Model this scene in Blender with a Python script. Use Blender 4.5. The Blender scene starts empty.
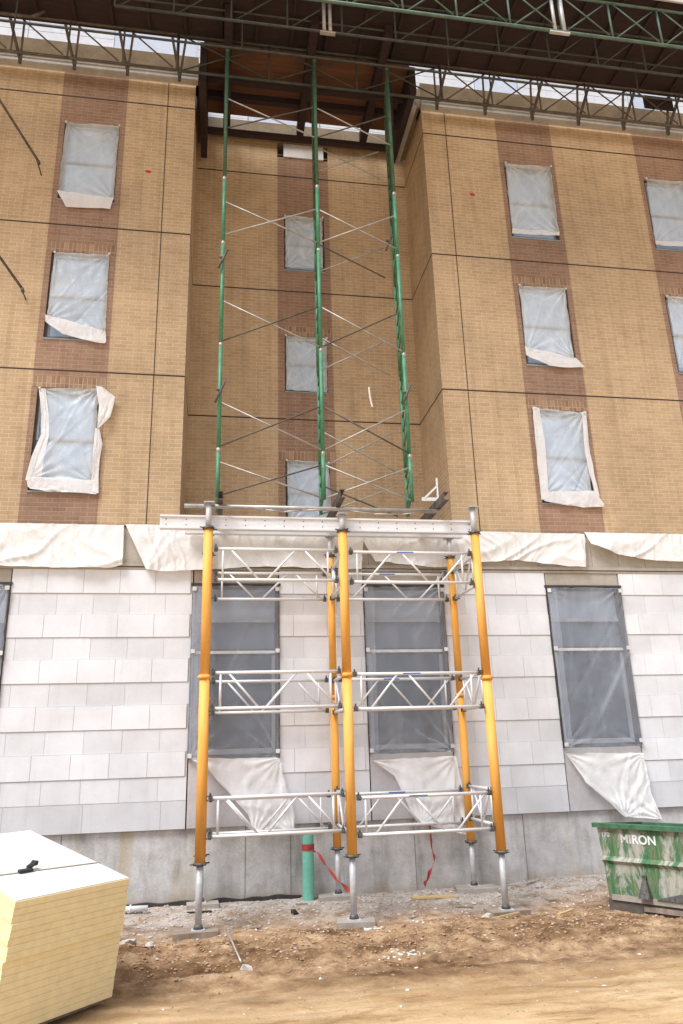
import bpy, math, random
from mathutils import Vector, noise
random.seed(7)
R = math.radians
col = bpy.context.scene.collection
scene = bpy.context.scene
GZ = 1.93            # everything is laid out around the eye point, then lifted so that the ground lies near z = 0

# ------------------------------------------------------------------ node helpers
def new_mat(name):
    m = bpy.data.materials.new(name); m.use_nodes = True
    nt = m.node_tree; nt.nodes.clear()
    out = nt.nodes.new('ShaderNodeOutputMaterial')
    return m, nt, out
class NT:
    def __init__(s, nt): s.nt = nt
    def n(s, t, **kw):
        nd = s.nt.nodes.new(t)
        for k, v in kw.items():
            if k.startswith('i_'): nd.inputs[k[2:].replace('_', ' ')].default_value = v
            else: setattr(nd, k, v)
        return nd
    def l(s, a, b): s.nt.links.new(a, b)
    def noise(s, vec, scale, detail=4, rough=.55, dist=0):
        nd = s.n('ShaderNodeTexNoise'); nd.inputs['Scale'].default_value = scale
        nd.inputs['Detail'].default_value = detail; nd.inputs['Roughness'].default_value = rough
        nd.inputs['Distortion'].default_value = dist
        if vec is not None: s.l(vec, nd.inputs['Vector'])
        return nd.outputs['Fac']
    def ramp(s, fac, stops):
        nd = s.n('ShaderNodeValToRGB'); e = nd.color_ramp.elements
        while len(e) < len(stops): e.new(.5)
        for k, (p, c) in enumerate(stops):
            e[k].position = p
            e[k].color = (c, c, c, 1) if isinstance(c, (int, float)) else (*c, 1)
        s.l(fac, nd.inputs['Fac']); return nd.outputs['Color']
    def mix(s, fac, a, b, mode='MIX'):
        nd = s.n('ShaderNodeMix', data_type='RGBA', blend_type=mode)
        for sock, v in ((nd.inputs[0], fac), (nd.inputs[6], a), (nd.inputs[7], b)):
            if isinstance(v, (int, float)): sock.default_value = v
            elif isinstance(v, tuple): sock.default_value = (*v, 1)
            else: s.l(v, sock)
        return nd.outputs[2]
    def map(s, vec, scale=(1, 1, 1), loc=(0, 0, 0), rot=(0, 0, 0)):
        nd = s.n('ShaderNodeMapping'); nd.inputs['Scale'].default_value = scale
        nd.inputs['Location'].default_value = loc; nd.inputs['Rotation'].default_value = rot
        s.l(vec, nd.inputs['Vector']); return nd.outputs['Vector']
    def bump(s, h, strength=.3, dist=.01):
        nd = s.n('ShaderNodeBump'); nd.inputs['Strength'].default_value = strength
        nd.inputs['Distance'].default_value = dist; s.l(h, nd.inputs['Height']); return nd.outputs['Normal']

def principled(t, out, color, rough=.8, metal=0, normal=None, spec=.3):
    b = t.n('ShaderNodeBsdfPrincipled')
    if isinstance(color, tuple): b.inputs['Base Color'].default_value = (*color, 1)
    else: t.l(color, b.inputs['Base Color'])
    if isinstance(rough, (int, float)): b.inputs['Roughness'].default_value = rough
    else: t.l(rough, b.inputs['Roughness'])
    b.inputs['Metallic'].default_value = metal
    b.inputs['Specular IOR Level'].default_value = spec
    if normal is not None: t.l(normal, b.inputs['Normal'])
    t.l(b.outputs[0], out.inputs['Surface']); return b

def simple(name, c1, c2=None, scale=8, rough=.8, metal=0, bump=.15, stretch=(1, 1, 1), lo=.35, hi=.65, spec=.3, coord='Object'):
    m, nt, out = new_mat(name); t = NT(nt)
    tc = t.n('ShaderNodeTexCoord'); v = t.map(tc.outputs[coord], stretch)
    f = t.noise(v, scale, 6, .6)
    if c2 is None: c2 = tuple(x*.72 for x in c1)
    c = t.ramp(f, [(lo, c2), (hi, c1)])
    f2 = t.noise(tc.outputs[coord], scale*7, 3)
    c = t.mix(.25, c, t.ramp(f2, [(.3, .55), (.7, 1.)]), 'MULTIPLY')
    principled(t, out, c, rough, metal, t.bump(f2, bump, .004), spec)
    return m

def brick_mat(name, ca, cb, mortar, bw=.203, rh=.067, soldier=False):
    m, nt, out = new_mat(name); t = NT(nt)
    uv = t.n('ShaderNodeTexCoord').outputs['UV']
    b = t.n('ShaderNodeTexBrick'); t.l(uv, b.inputs['Vector'])
    b.inputs['Scale'].default_value = 1
    b.inputs['Brick Width'].default_value = rh if soldier else bw
    b.inputs['Row Height'].default_value = bw if soldier else rh
    if soldier: b.offset = 0
    b.inputs['Mortar Size'].default_value = .006
    b.inputs['Mortar Smooth'].default_value = .3
    b.inputs['Bias'].default_value = .0
    b.inputs['Color1'].default_value = (*ca, 1); b.inputs['Color2'].default_value = (*cb, 1)
    b.inputs['Mortar'].default_value = (*mortar, 1)
    big = t.noise(uv, .4, 6, .65); med = t.noise(uv, 3.5, 5, .6); fine = t.noise(uv, 60, 3)
    c = t.mix(1, b.outputs['Color'], t.ramp(big, [(.33, .80), (.62, 1.07)]), 'MULTIPLY')
    c = t.mix(1, c, t.ramp(med, [(.3, .93), (.72, 1.04)]), 'MULTIPLY')
    c = t.mix(.5, c, t.ramp(fine, [(.3, .75), (.7, 1.1)]), 'MULTIPLY')
    # thin run-off streaks
    st = t.noise(t.map(uv, (5, .35, 1)), 1.3, 5, .6)
    c = t.mix(.4, c, t.ramp(st, [(.32, (.62, .6, .58)), (.5, (1, 1, 1))]), 'MULTIPLY')
    inv = t.n('ShaderNodeMath', operation='SUBTRACT'); inv.inputs[0].default_value = 1
    t.l(b.outputs['Fac'], inv.inputs[1])
    principled(t, out, c, .88, 0, t.bump(inv.outputs[0], .6, .006), .2)
    return m

def concrete_mat():
    m, nt, out = new_mat('poured_concrete'); t = NT(nt)
    uv = t.n('ShaderNodeTexCoord').outputs['UV']
    a = t.noise(uv, 2.8, 8, .72); s = t.noise(t.map(uv, (2.2, .4, 1)), 1.5, 7, .66)
    c = t.ramp(a, [(.32, (.40, .395, .385)), (.5, (.54, .535, .535)), (.68, (.66, .65, .66))])
    c = t.mix(.9, c, t.ramp(s, [(.33, (.60, .59, .56)), (.47, (.95, .95, .95)), (.66, (1.14, 1.14, 1.14))]), 'MULTIPLY')
    rs = t.noise(t.map(uv, (2.1, .18, 1), (3.7, 0, 0)), 1.1, 4, .5)
    c = t.mix(t.ramp(rs, [(.60, 0.), (.70, .5)]), c, (.46, .37, .20))
    f = t.noise(uv, 45, 3)
    c = t.mix(.5, c, t.ramp(f, [(.3, .8), (.7, 1.08)]), 'MULTIPLY')
    # damp dirt close to the ground
    sep = t.n('ShaderNodeSeparateXYZ'); t.l(uv, sep.inputs[0])
    ad = t.n('ShaderNodeMath', operation='ADD'); t.l(sep.outputs[1], ad.inputs[0])
    k = t.n('ShaderNodeMath', operation='MULTIPLY'); t.l(t.noise(uv, 4, 4), k.inputs[0]); k.inputs[1].default_value = .5
    t.l(k.outputs[0], ad.inputs[1])
    c = t.mix(t.ramp(ad.outputs[0], [(0., 0.), (1., 0.)]), c, (.2, .15, .1))
    ms = t.n('ShaderNodeMapRange'); t.l(ad.outputs[0], ms.inputs[0]); ms.inputs[1].default_value = -1.42; ms.inputs[2].default_value = -1.66
    c = t.mix(ms.outputs[0], c, t.mix(.55, c, (.36, .27, .17)))
    principled(t, out, c, .9, 0, t.bump(f, .25, .004), .2)
    return m

def block_mat():
    m, nt, out = new_mat('pale_concrete_block'); t = NT(nt)
    uv = t.n('ShaderNodeTexCoord').outputs['UV']
    at = t.n('ShaderNodeAttribute', attribute_name='Col')
    a = t.noise(uv, 1.3, 5, .6); f = t.noise(uv, 70, 4, .7)
    c = t.mix(1, at.outputs['Color'], t.ramp(a, [(.3, (.86, .855, .86)), (.65, (1.03, 1.02, 1.03))]), 'MULTIPLY')
    c = t.mix(.6, c, t.ramp(f, [(.3, .86), (.7, 1.05)]), 'MULTIPLY')
    st = t.noise(t.map(uv, (6, .5, 1)), 1.5, 5, .6)
    c = t.mix(.25, c, t.ramp(st, [(.3, (.78, .76, .74)), (.45, (1, 1, 1))]), 'MULTIPLY')
    principled(t, out, c, .9, 0, t.bump(f, .35, .004), .2)
    return m

def plastic_mat(name, color, alpha, rough=.3, bscale=3, var=.1, bst=.6):
    m, nt, out = new_mat(name); t = NT(nt)
    uv = t.n('ShaderNodeTexCoord').outputs['UV']
    f = t.noise(t.map(uv, (1, .5, 1), rot=(0, 0, .5)), bscale, 6, .62, 1.2)
    f2 = t.noise(uv, bscale*5, 4, .6, .6)
    ad = t.n('ShaderNodeMath', operation='MULTIPLY_ADD'); t.l(f2, ad.inputs[0]); ad.inputs[1].default_value = .2; t.l(f, ad.inputs[2])
    nrm = t.bump(ad.outputs[0], bst, .05)
    b = t.n('ShaderNodeBsdfPrincipled'); b.inputs['Base Color'].default_value = (*color, 1)
    b.inputs['Roughness'].default_value = rough; b.inputs['Specular IOR Level'].default_value = .5
    t.l(nrm, b.inputs['Normal'])
    tl = t.n('ShaderNodeBsdfTranslucent'); tl.inputs[0].default_value = (*color, 1)
    m1 = t.n('ShaderNodeMixShader'); m1.inputs[0].default_value = .12
    t.l(b.outputs[0], m1.inputs[1]); t.l(tl.outputs[0], m1.inputs[2])
    tr = t.n('ShaderNodeBsdfTransparent')
    m2 = t.n('ShaderNodeMixShader')
    fo_ = t.n('ShaderNodeAttribute', attribute_name='Col')      # gathered folds hold more layers of film
    sp_ = t.n('ShaderNodeSeparateXYZ'); t.l(fo_.outputs['Vector'], sp_.inputs[0])
    a_ = t.n('ShaderNodeMath', operation='ADD', use_clamp=True); t.l(t.ramp(f, [(.3, max(0, alpha-var)), (.7, min(1, alpha+var))]), a_.inputs[0]); t.l(sp_.outputs[0], a_.inputs[1])
    t.l(a_.outputs[0], m2.inputs[0])
    t.l(tr.outputs[0], m2.inputs[1]); t.l(m1.outputs[0], m2.inputs[2])
    t.l(m2.outputs[0], out.inputs['Surface'])
    return m

def glass_mat(name, c, rough=.06):
    m, nt, out = new_mat(name); t = NT(nt)
    tc = t.n('ShaderNodeTexCoord')
    f = t.noise(tc.outputs['UV'], 1.4, 3)
    cc = t.ramp(f, [(.3, tuple(x*.7 for x in c)), (.7, c)])
    principled(t, out, cc, rough, 0, t.bump(f, .1, .02), .6)
    return m

def ground_mat():
    m, nt, out = new_mat('construction_ground'); t = NT(nt)
    obj = t.n('ShaderNodeTexCoord').outputs['Object']
    sep = t.n('ShaderNodeSeparateXYZ'); t.l(obj, sep.inputs[0])
    w = t.noise(obj, .9, 6, .65)
    # distance from wall plus a ragged edge
    e = t.n('ShaderNodeMath', operation='MULTIPLY_ADD'); t.l(w, e.inputs[0]); e.inputs[1].default_value = 1.5; t.l(sep.outputs[1], e.inputs[2])
    mr = t.n('ShaderNodeMapRange'); t.l(e.outputs[0], mr.inputs[0])
    mr.inputs[1].default_value = 10.25; mr.inputs[2].default_value = 11.2
    fine = t.noise(obj, 26, 8, .75); mid = t.noise(obj, 5, 7, .65); big = t.noise(t.map(obj, (.6, 1.6, 1)), 1.1, 6, .6)
    soil = t.ramp(mid, [(.30, (.14, .085, .05)), (.44, (.30, .185, .105)), (.58, (.44, .295, .175)), (.74, (.60, .46, .32))])
    soil = t.mix(1, soil, t.ramp(big, [(.38, (.50, .44, .38)), (.54, (1.08, 1.08, 1.08))]), 'MULTIPLY')
    soil = t.mix(.8, soil, t.ramp(fine, [(.3, .62), (.7, 1.18)]), 'MULTIPLY')
    # smooth run-over sand nearer than the berm
    mr2 = t.n('ShaderNodeMapRange'); t.l(e.outputs[0], mr2.inputs[0])
    mr2.inputs[1].default_value = 8.5; mr2.inputs[2].default_value = 7.7
    sand = t.ramp(t.noise(t.map(obj, (.35, 2.2, 1), rot=(0, 0, .1)), 2.1, 7, .6), [(.3, (.38, .24, .12)), (.48, (.50, .335, .18)), (.68, (.62, .45, .275))])
    sand = t.mix(.5, sand, t.ramp(fine, [(.3, .8), (.7, 1.1)]), 'MULTIPLY')
    mr3 = t.n('ShaderNodeMapRange'); t.l(e.outputs[0], mr3.inputs[0])
    mr3.inputs[1].default_value = 7.5; mr3.inputs[2].default_value = 6.9
    sand = t.mix(mr3.outputs[0], sand, t.mix(1, sand, (1.25, 1.3, 1.35), 'MULTIPLY'))
    grav = t.ramp(t.noise(obj, 60, 6, .8), [(.3, (.27, .24, .22)), (.5, (.46, .43, .41)), (.7, (.66, .63, .61))])
    grav = t.mix(1, grav, t.ramp(mid, [(.34, (.62, .47, .33)), (.56, (1, .98, .96))]), 'MULTIPLY')
    dk_ = t.noise(t.map(obj, (1.2, 3.5, 1), rot=(0, 0, .06)), 1.4, 7, .7, .5)
    sand = t.mix(.8, sand, t.ramp(dk_, [(.36, (.62, .55, .48)), (.5, (1, 1, 1))]), 'MULTIPLY')
    c = t.mix(mr2.outputs[0], soil, sand)
    c = t.mix(mr.outputs[0], c, grav)
    principled(t, out, c, .95, 0, t.bump(fine, .8, .03), .15)
    return m

def dumpster_mat():
    m, nt, out = new_mat('worn_green_paint'); t = NT(nt)
    uv = t.n('ShaderNodeTexCoord').outputs['UV']
    a = t.noise(t.map(uv, (2.6, .9, 1)), 1.5, 8, .74, .4); b = t.noise(t.map(uv, (12, 1.4, 1)), 2.4, 8, .75)
    c = t.ramp(b, [(.3, (.022, .075, .035)), (.45, (.05, .16, .08)), (.57, (.15, .18, .09)), (.7, (.27, .25, .17))])
    c = t.mix(t.ramp(a, [(.49, 0.), (.56, .8)]), c, t.ramp(b, [(.3, (.30, .28, .24)), (.7, (.56, .53, .50))]))
    f = t.noise(uv, 35, 5, .8)
    c = t.mix(t.ramp(f, [(.66, 0.), (.72, .8)]), c, (.6, .62, .58))
    principled(t, out, c, .6, 0, t.bump(b, .3, .01), .3)
    return m

M = {}
M['buff'] = brick_mat('buff_brick', (.60, .43, .265), (.53, .372, .222), (.69, .57, .42))
M['brown'] = brick_mat('brown_brick', (.38, .24, .17), (.32, .20, .14), (.45, .33, .25))
M['soldier'] = brick_mat('brown_soldier_brick', (.44, .29, .19), (.28, .17, .11), (.50, .40, .30), soldier=True)
M['joint'] = simple('dark_sealant', (.06, .035, .025), rough=.7)
M['block'] = block_mat(); M['formline'] = simple('concrete_form_line', (.3, .29, .28))
M['mortar'] = simple('grey_mortar', (.66, .65, .65), (.58, .57, .57), 20)
M['concrete'] = concrete_mat()
M['beige'] = simple('beige_panel', (.50, .46, .40), (.42, .38, .33), 3, bump=.05)
M['sillboard'] = simple('grey_sheathing_board', (.58, .56, .58), (.49, .475, .49), 2, bump=.06)
M['fascia'] = simple('tan_fascia', (.30, .235, .155), (.22, .165, .105), 4, bump=.05)
M['gutter'] = simple('pale_grey_gutter', (.50, .49, .48), (.40, .39, .38), 5, rough=.5, bump=.03)
M['white_panel'] = simple('white_roof_wrap', (.80, .80, .82), (.72, .73, .77), 2, bump=.05)
M['blue_panel'] = simple('blue_roof_wrap', (.66, .70, .80), (.60, .65, .76), 2, bump=.05)
M['frame'] = simple('dark_bronze_frame', (.07, .06, .055), rough=.5, bump=.03)
M['sash'] = simple('pale_window_sash', (.33, .35, .38), (.26, .28, .31), 4, rough=.5, bump=.03)
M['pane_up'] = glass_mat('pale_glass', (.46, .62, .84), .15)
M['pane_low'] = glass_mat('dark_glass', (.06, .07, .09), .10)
M['pane_mid'] = glass_mat('grey_glass', (.13, .155, .20), .15); M['pane_top'] = glass_mat('light_grey_glass', (.32, .37, .45), .15)  # paler upper panes: reflected sky is put into the glass colour
M['sheet_up'] = plastic_mat('frosted_plastic', (.92, .97, 1.0), .40, .25, 2.2, .10, .8)
M['sheet_low'] = plastic_mat('thin_plastic', (.70, .77, .90), .24, .28, 1.6, .05, .5)
M['hem'] = plastic_mat('white_plastic', (.90, .89, .90), .86, .4, 3)
M['skirt'] = plastic_mat('loose_plastic', (.95, .95, .96), .72, .35, 2.5, .1, .4)
M['tarp'] = plastic_mat('white_tarp', (.93, .93, .93), .93, .45, 2.2, .04, .5)
M['tape'] = simple('white_tape', (.85, .85, .85), rough=.5)
M['orange'] = simple('orange_steel_paint', (.92, .48, .09), (.84, .40, .06), 4, rough=.45, bump=.05, lo=.3, hi=.6)
def worn_paint(name, c1, c2, chip, amount=.66):
    m, nt, out = new_mat(name); t = NT(nt); ob = t.n('ShaderNodeTexCoord').outputs['Object']
    c = t.ramp(t.noise(t.map(ob, (1, 1, .25)), 5, 5), [(.35, c2), (.65, c1)])
    g = t.noise(t.map(ob, (1, 1, .12)), 22, 5, .7); c = t.mix(.5, c, t.ramp(g, [(.3, (.72, .68, .62)), (.55, (1.03, 1.03, 1.03))]), 'MULTIPLY')
    ch = t.noise(t.map(ob, (1, 1, .45)), 26, 6, .75)
    c = t.mix(t.ramp(ch, [(amount, 0.), (amount+.03, .9)]), c, chip)
    sp = t.noise(t.map(ob, (1, 1, .7), (3, 1, 7)), 34, 4, .7)
    c = t.mix(t.ramp(sp, [(.69, 0.), (.72, .7)]), c, (.72, .68, .62))
    principled(t, out, c, t.ramp(g, [(.3, .5), (.7, .75)]), 0, t.bump(ch, .3, .004), .25); return m
M['orange'] = worn_paint('worn_orange_steel_paint', (.88, .46, .12), (.80, .37, .07), (.30, .20, .12))
M['galv'] = simple('galvanised_steel', (.62, .62, .63), (.48, .48, .49), 12, rough=.5, metal=.2, bump=.05)
M['alu'] = simple('aluminium', (.82, .82, .83), (.72, .72, .74), 6, rough=.45, metal=.15, bump=.04, stretch=(.3, 1, 6))
M['clamp'] = simple('dark_clamp_steel', (.17, .165, .16), (.08, .075, .07), 30, rough=.55, metal=.4)
M['green'] = simple('green_scaffold_paint', (.10, .30, .17), (.065, .21, .12), 9, rough=.45, bump=.05)
M['teal'] = simple('weathered_green_truss', (.13, .20, .165), (.08, .135, .11), 6, rough=.55, bump=.05)
M['green_shaded'] = simple('shaded_green_paint', (.075, .16, .09), (.05, .10, .06), 9, rough=.6)  # scaffold green for the top lift, with the shade put into its colour
M['dim_truss'] = simple('shaded_green_truss', (.075, .085, .075), (.045, .05, .048), 6, rough=.7)  # truss green darkened: shade beneath the deck is painted into the colour
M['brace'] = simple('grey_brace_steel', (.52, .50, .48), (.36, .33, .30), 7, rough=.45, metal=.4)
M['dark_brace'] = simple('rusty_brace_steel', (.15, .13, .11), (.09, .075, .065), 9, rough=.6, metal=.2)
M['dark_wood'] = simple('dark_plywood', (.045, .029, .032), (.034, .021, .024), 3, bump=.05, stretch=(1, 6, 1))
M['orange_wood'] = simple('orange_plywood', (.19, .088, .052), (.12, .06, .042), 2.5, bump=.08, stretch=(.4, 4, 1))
M['lilac'] = simple('pale_toe_board', (.56, .53, .56), (.45, .43, .46), 3, bump=.05)
M['pad_wood'] = simple('weathered_wood_pad', (.33, .27, .22), (.22, .17, .13), 5, stretch=(1, 8, 1))
M['pad_grey'] = simple('grey_concrete_pad', (.40, .36, .32), (.30, .26, .23), 6)
M['foam'] = simple('yellow_foam_board', (.85, .72, .43), (.82, .68, .39), 2, rough=.85, bump=.06, stretch=(1, 1, 3), lo=.25, hi=.7)
M['facer'] = simple('white_foam_facer', (.78, .78, .80), (.66, .68, .73), 1.5, rough=.6, bump=.05, stretch=(2, .6, 1))
M['strap'] = simple('tan_strap', (.45, .36, .20), rough=.7)
M['black'] = simple('black_plastic', (.03, .03, .03), rough=.5)
M['pvc'] = simple('teal_pvc', (.19, .50, .40), (.15, .42, .33), 4, rough=.45, bump=.03)
M['ribbon'] = simple('red_ribbon', (.42, .06, .05), (.3, .04, .035), 8, rough=.6)
M['red'] = simple('red_paint_mark', (.62, .06, .04), rough=.7)
M['dump'] = dumpster_mat()
M['dump_rim'] = simple('green_rim_paint', (.075, .19, .11), (.04, .11, .06), 9, rough=.55)
M['letter'] = simple('white_lettering', (.85, .86, .86), (.7, .73, .72), 25, rough=.6)
M['letter_fade'] = simple('faded_lettering', (.68, .66, .66), (.5, .5, .49), 25, rough=.6)
M['rock'] = simple('rubble_stone', (.60, .56, .52), (.40, .35, .31), 9, rough=.95)
M['clod'] = simple('soil_clod', (.46, .31, .19), (.34, .21, .125), 9, rough=.95)
M['litter'] = simple('white_litter', (.8, .79, .77), rough=.7)
M['lumber'] = simple('fresh_lumber', (.60, .43, .22), (.48, .33, .16), 4, stretch=(1, 8, 1))
M['felt'] = simple('black_membrane', (.055, .045, .04), (.03, .025, .022), 8, rough=.8)
M['blue'] = simple('blue_sticker', (.10, .2, .5), rough=.5)
M['ground'] = ground_mat()
M['dark_room'] = simple('unlit_interior', (.10, .095, .09), rough=.9)

# ------------------------------------------------------------------ mesh helpers
origin = {}
class MB:
    def __init__(s): s.v = []; s.f = []; s.c = []; s.smooth = []
    def face(s, pts, c=None, smooth=False):
        b = len(s.v); s.v += [tuple(p) for p in pts]; s.f.append(tuple(range(b, b+len(pts)))); s.c.append(c); s.smooth.append(smooth)
    def hexa(s, p, c=None):     # p: 8 points, bottom ring then top ring
        b = len(s.v); s.v += [tuple(q) for q in p]
        for f in ((0, 3, 2, 1), (4, 5, 6, 7), (0, 1, 5, 4), (1, 2, 6, 5), (2, 3, 7, 6), (3, 0, 4, 7)):
            s.f.append(tuple(b+i for i in f)); s.c.append(c); s.smooth.append(False)
    def box(s, x0, x1, y0, y1, z0, z1, c=None):
        s.hexa([(x0, y0, z0), (x1, y0, z0), (x1, y1, z0), (x0, y1, z0), (x0, y0, z1), (x1, y0, z1), (x1, y1, z1), (x0, y1, z1)], c); return s
    def obox(s, o, a, b, c_):   # origin corner plus three edge vectors
        o, a, b, c_ = map(Vector, (o, a, b, c_))
        s.hexa([o, o+a, o+a+b, o+b, o+c_, o+a+c_, o+a+b+c_, o+b+c_]); return s
    def bar(s, p, q, w, h):     # rectangular bar
        p, q = Vector(p), Vector(q); d = (q-p).normalized()
        u = d.cross(Vector((0, 0, 1)))
        if u.length < .01: u = Vector((1, 0, 0))
        u.normalize(); v = u.cross(d)
        return s.obox(p-u*w/2-v*h/2, u*w, q-p, v*h)
    def tube(s, p, q, r, n=10, r2=None, caps=True):
        p, q = Vector(p), Vector(q); d = (q-p).normalized()
        u = d.cross(Vector((0, 0, 1)))
        if u.length < .01: u = Vector((1, 0, 0))
        u.normalize(); v = d.cross(u); r2 = r if r2 is None else r2
        b = len(s.v)
        for P, rr in ((p, r), (q, r2)):
            for k in range(n):
                a = 2*math.pi*k/n; s.v.append(tuple(P+(u*math.cos(a)+v*math.sin(a))*rr))
        for k in range(n):
            j = (k+1) % n; s.f.append((b+k, b+j, b+n+j, b+n+k)); s.c.append(None); s.smooth.append(True)
        if caps:
            s.f.append(tuple(b+k for k in range(n))[::-1]); s.c.append(None); s.smooth.append(False)
            s.f.append(tuple(b+n+k for k in range(n))); s.c.append(None); s.smooth.append(False)
        return s
    def path(s, pts, r, n=6):
        for a, b in zip(pts, pts[1:]): s.tube(a, b, r, n)
        return s
    def grid(s, fn, nu, nv, smooth=True):
        b = len(s.v)
        for j in range(nv+1):
            for i in range(nu+1): s.v.append(tuple(fn(i/nu, j/nv)))
        for j in range(nv):
            for i in range(nu):
                a = b+j*(nu+1)+i; s.f.append((a, a+1, a+nu+2, a+nu+1)); s.c.append(None); s.smooth.append(smooth)
        return s
    def build(s, name, mat, parent=None):
        o = origin.get(parent.name, Vector()) if parent else Vector()
        me = bpy.data.meshes.new(name)
        me.from_pydata([tuple(Vector(p)-o) for p in s.v], [], s.f); me.update()
        uvl = me.uv_layers.new(name='UVMap')
        for k, p in enumerate(me.polygons):
            n = p.normal; p.use_smooth = s.smooth[k]
            for li in p.loop_indices:
                c = Vector(s.v[me.loops[li].vertex_index])
                if abs(n.z) > .8: uvl.data[li].uv = (c.x, c.y)
                elif abs(n.y) >= abs(n.x)*.7: uvl.data[li].uv = (c.x, c.z)
                else: uvl.data[li].uv = (c.y, c.z)
        if any(x is not None for x in s.c):
            ca = me.color_attributes.new('Col', 'FLOAT_COLOR', 'CORNER')
            for k, p in enumerate(me.polygons):
                cc = s.c[k] or (0, 0, 0)
                for li in p.loop_indices: ca.data[li].color = (*cc, 1)
        me.materials.append(mat)
        ob = bpy.data.objects.new(name, me); col.objects.link(ob)
        if parent: ob.parent = parent
        origin[ob.name] = o
        return ob

def tag(o, label=None, cat=None, group=None, kind=None):
    if label: o['label'] = label
    if cat: o['category'] = cat
    if group: o['group'] = group
    if kind: o['kind'] = kind
    return o
def thing(name, label, cat, loc, group=None):
    o = bpy.data.objects.new(name, None); col.objects.link(o); o.location = loc
    o.empty_display_size = .2
    origin[o.name] = Vector(loc); return tag(o, label, cat, group)

def wall_front(mb, x0, x1, z0, z1, holes, Y, depth):
    xs = sorted({x0, x1, *[h[0] for h in holes], *[h[1] for h in holes]}); zs = sorted({z0, z1, *[h[2] for h in holes], *[h[3] for h in holes]})
    xs = [x for x in xs if x0 <= x <= x1]; zs = [z for z in zs if z0 <= z <= z1]
    for a, b in zip(xs, xs[1:]):
        for c, d in zip(zs, zs[1:]):
            mx, mz = (a+b)/2, (c+d)/2
            if any(h[0] < mx < h[1] and h[2] < mz < h[3] for h in holes): continue
            mb.face([(a, Y, c), (b, Y, c), (b, Y, d), (a, Y, d)])
    for h in holes:
        a, b, c, d = h
        if a < x0-1e-6 or b > x1+1e-6 or c < z0-1e-6 or d > z1+1e-6: continue
        D = Y+depth
        mb.face([(a, Y, c), (a, Y, d), (a, D, d), (a, D, c)]); mb.face([(b, Y, c), (b, D, c), (b, D, d), (b, Y, d)])
        mb.face([(a, Y, c), (a, D, c), (b, D, c), (b, Y, c)]); mb.face([(a, Y, d), (b, Y, d), (b, D, d), (a, D, d)])

# ------------------------------------------------------------------ ground
def gz(x, y):
    z = -1.985
    s = min(1, max(0, (y-9.5)/1.2)); z += .10*s*s*(3-2*s)
    b = math.exp(-((y-8.75-.18*math.sin(x*.8))/.5)**2)*.07
    n1 = noise.fractal(Vector((x*.9, y*1.3, 3.1)), 1, 2, 4); n2 = noise.fractal(Vector((x*5, y*6, 1.3)), .9, 2, 4)
    n3 = noise.fractal(Vector((x*17, y*17, 4.3)), .8, 2, 3)
    fade = 1-min(1, max(0, (x-3.9)/.7))
    rough = .25+1.0*math.exp(-((y-8.75)/.75)**2)*(.25+.75*fade); b *= fade
    z += .055*min(1, max(0, (x-3.9)/.6))*min(1, max(0, (y-7.8)/.6)) + b*(1+.7*n1) + rough*(.035*n2+.012*n3+.02*n1)
    rut = math.sin((y-.07*x)*13)*math.exp(-((y-8.0-.05*x)/.35)**2); z += .018*rut*(1+n2)
    if y < 8.2: z += .012*math.sin((y+.12*x)*9)*math.exp(-((y-7.4)/.5)**2)
    return z
xs = [-150, -80, -40, -20, -12, -7, -5] + [-3.2+.035*i for i in range(0, 272)] + [7, 8.5, 10, 14, 22, 40, 80, 150]
ys = [-200, -100, -40, -15, -5, 0, 2.5, 4] + [5+.035*i for i in range(0, 174)] + [11.6, 13, 20, 40, 90, 200, 400]
mb = MB(); nx = len(xs)
for y in ys:
    for x in xs: mb.v.append((x, y, gz(x, y) if (-4 < x < 9 and 4 < y < 11.3) else -1.93))
for j in range(len(ys)-1):
    for i in range(nx-1):
        a = j*nx+i; mb.f.append((a, a+1, a+nx+1, a+nx)); mb.c.append(None); mb.smooth.append(True)
tag(mb.build('ground', M['ground']), kind='structure')

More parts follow.
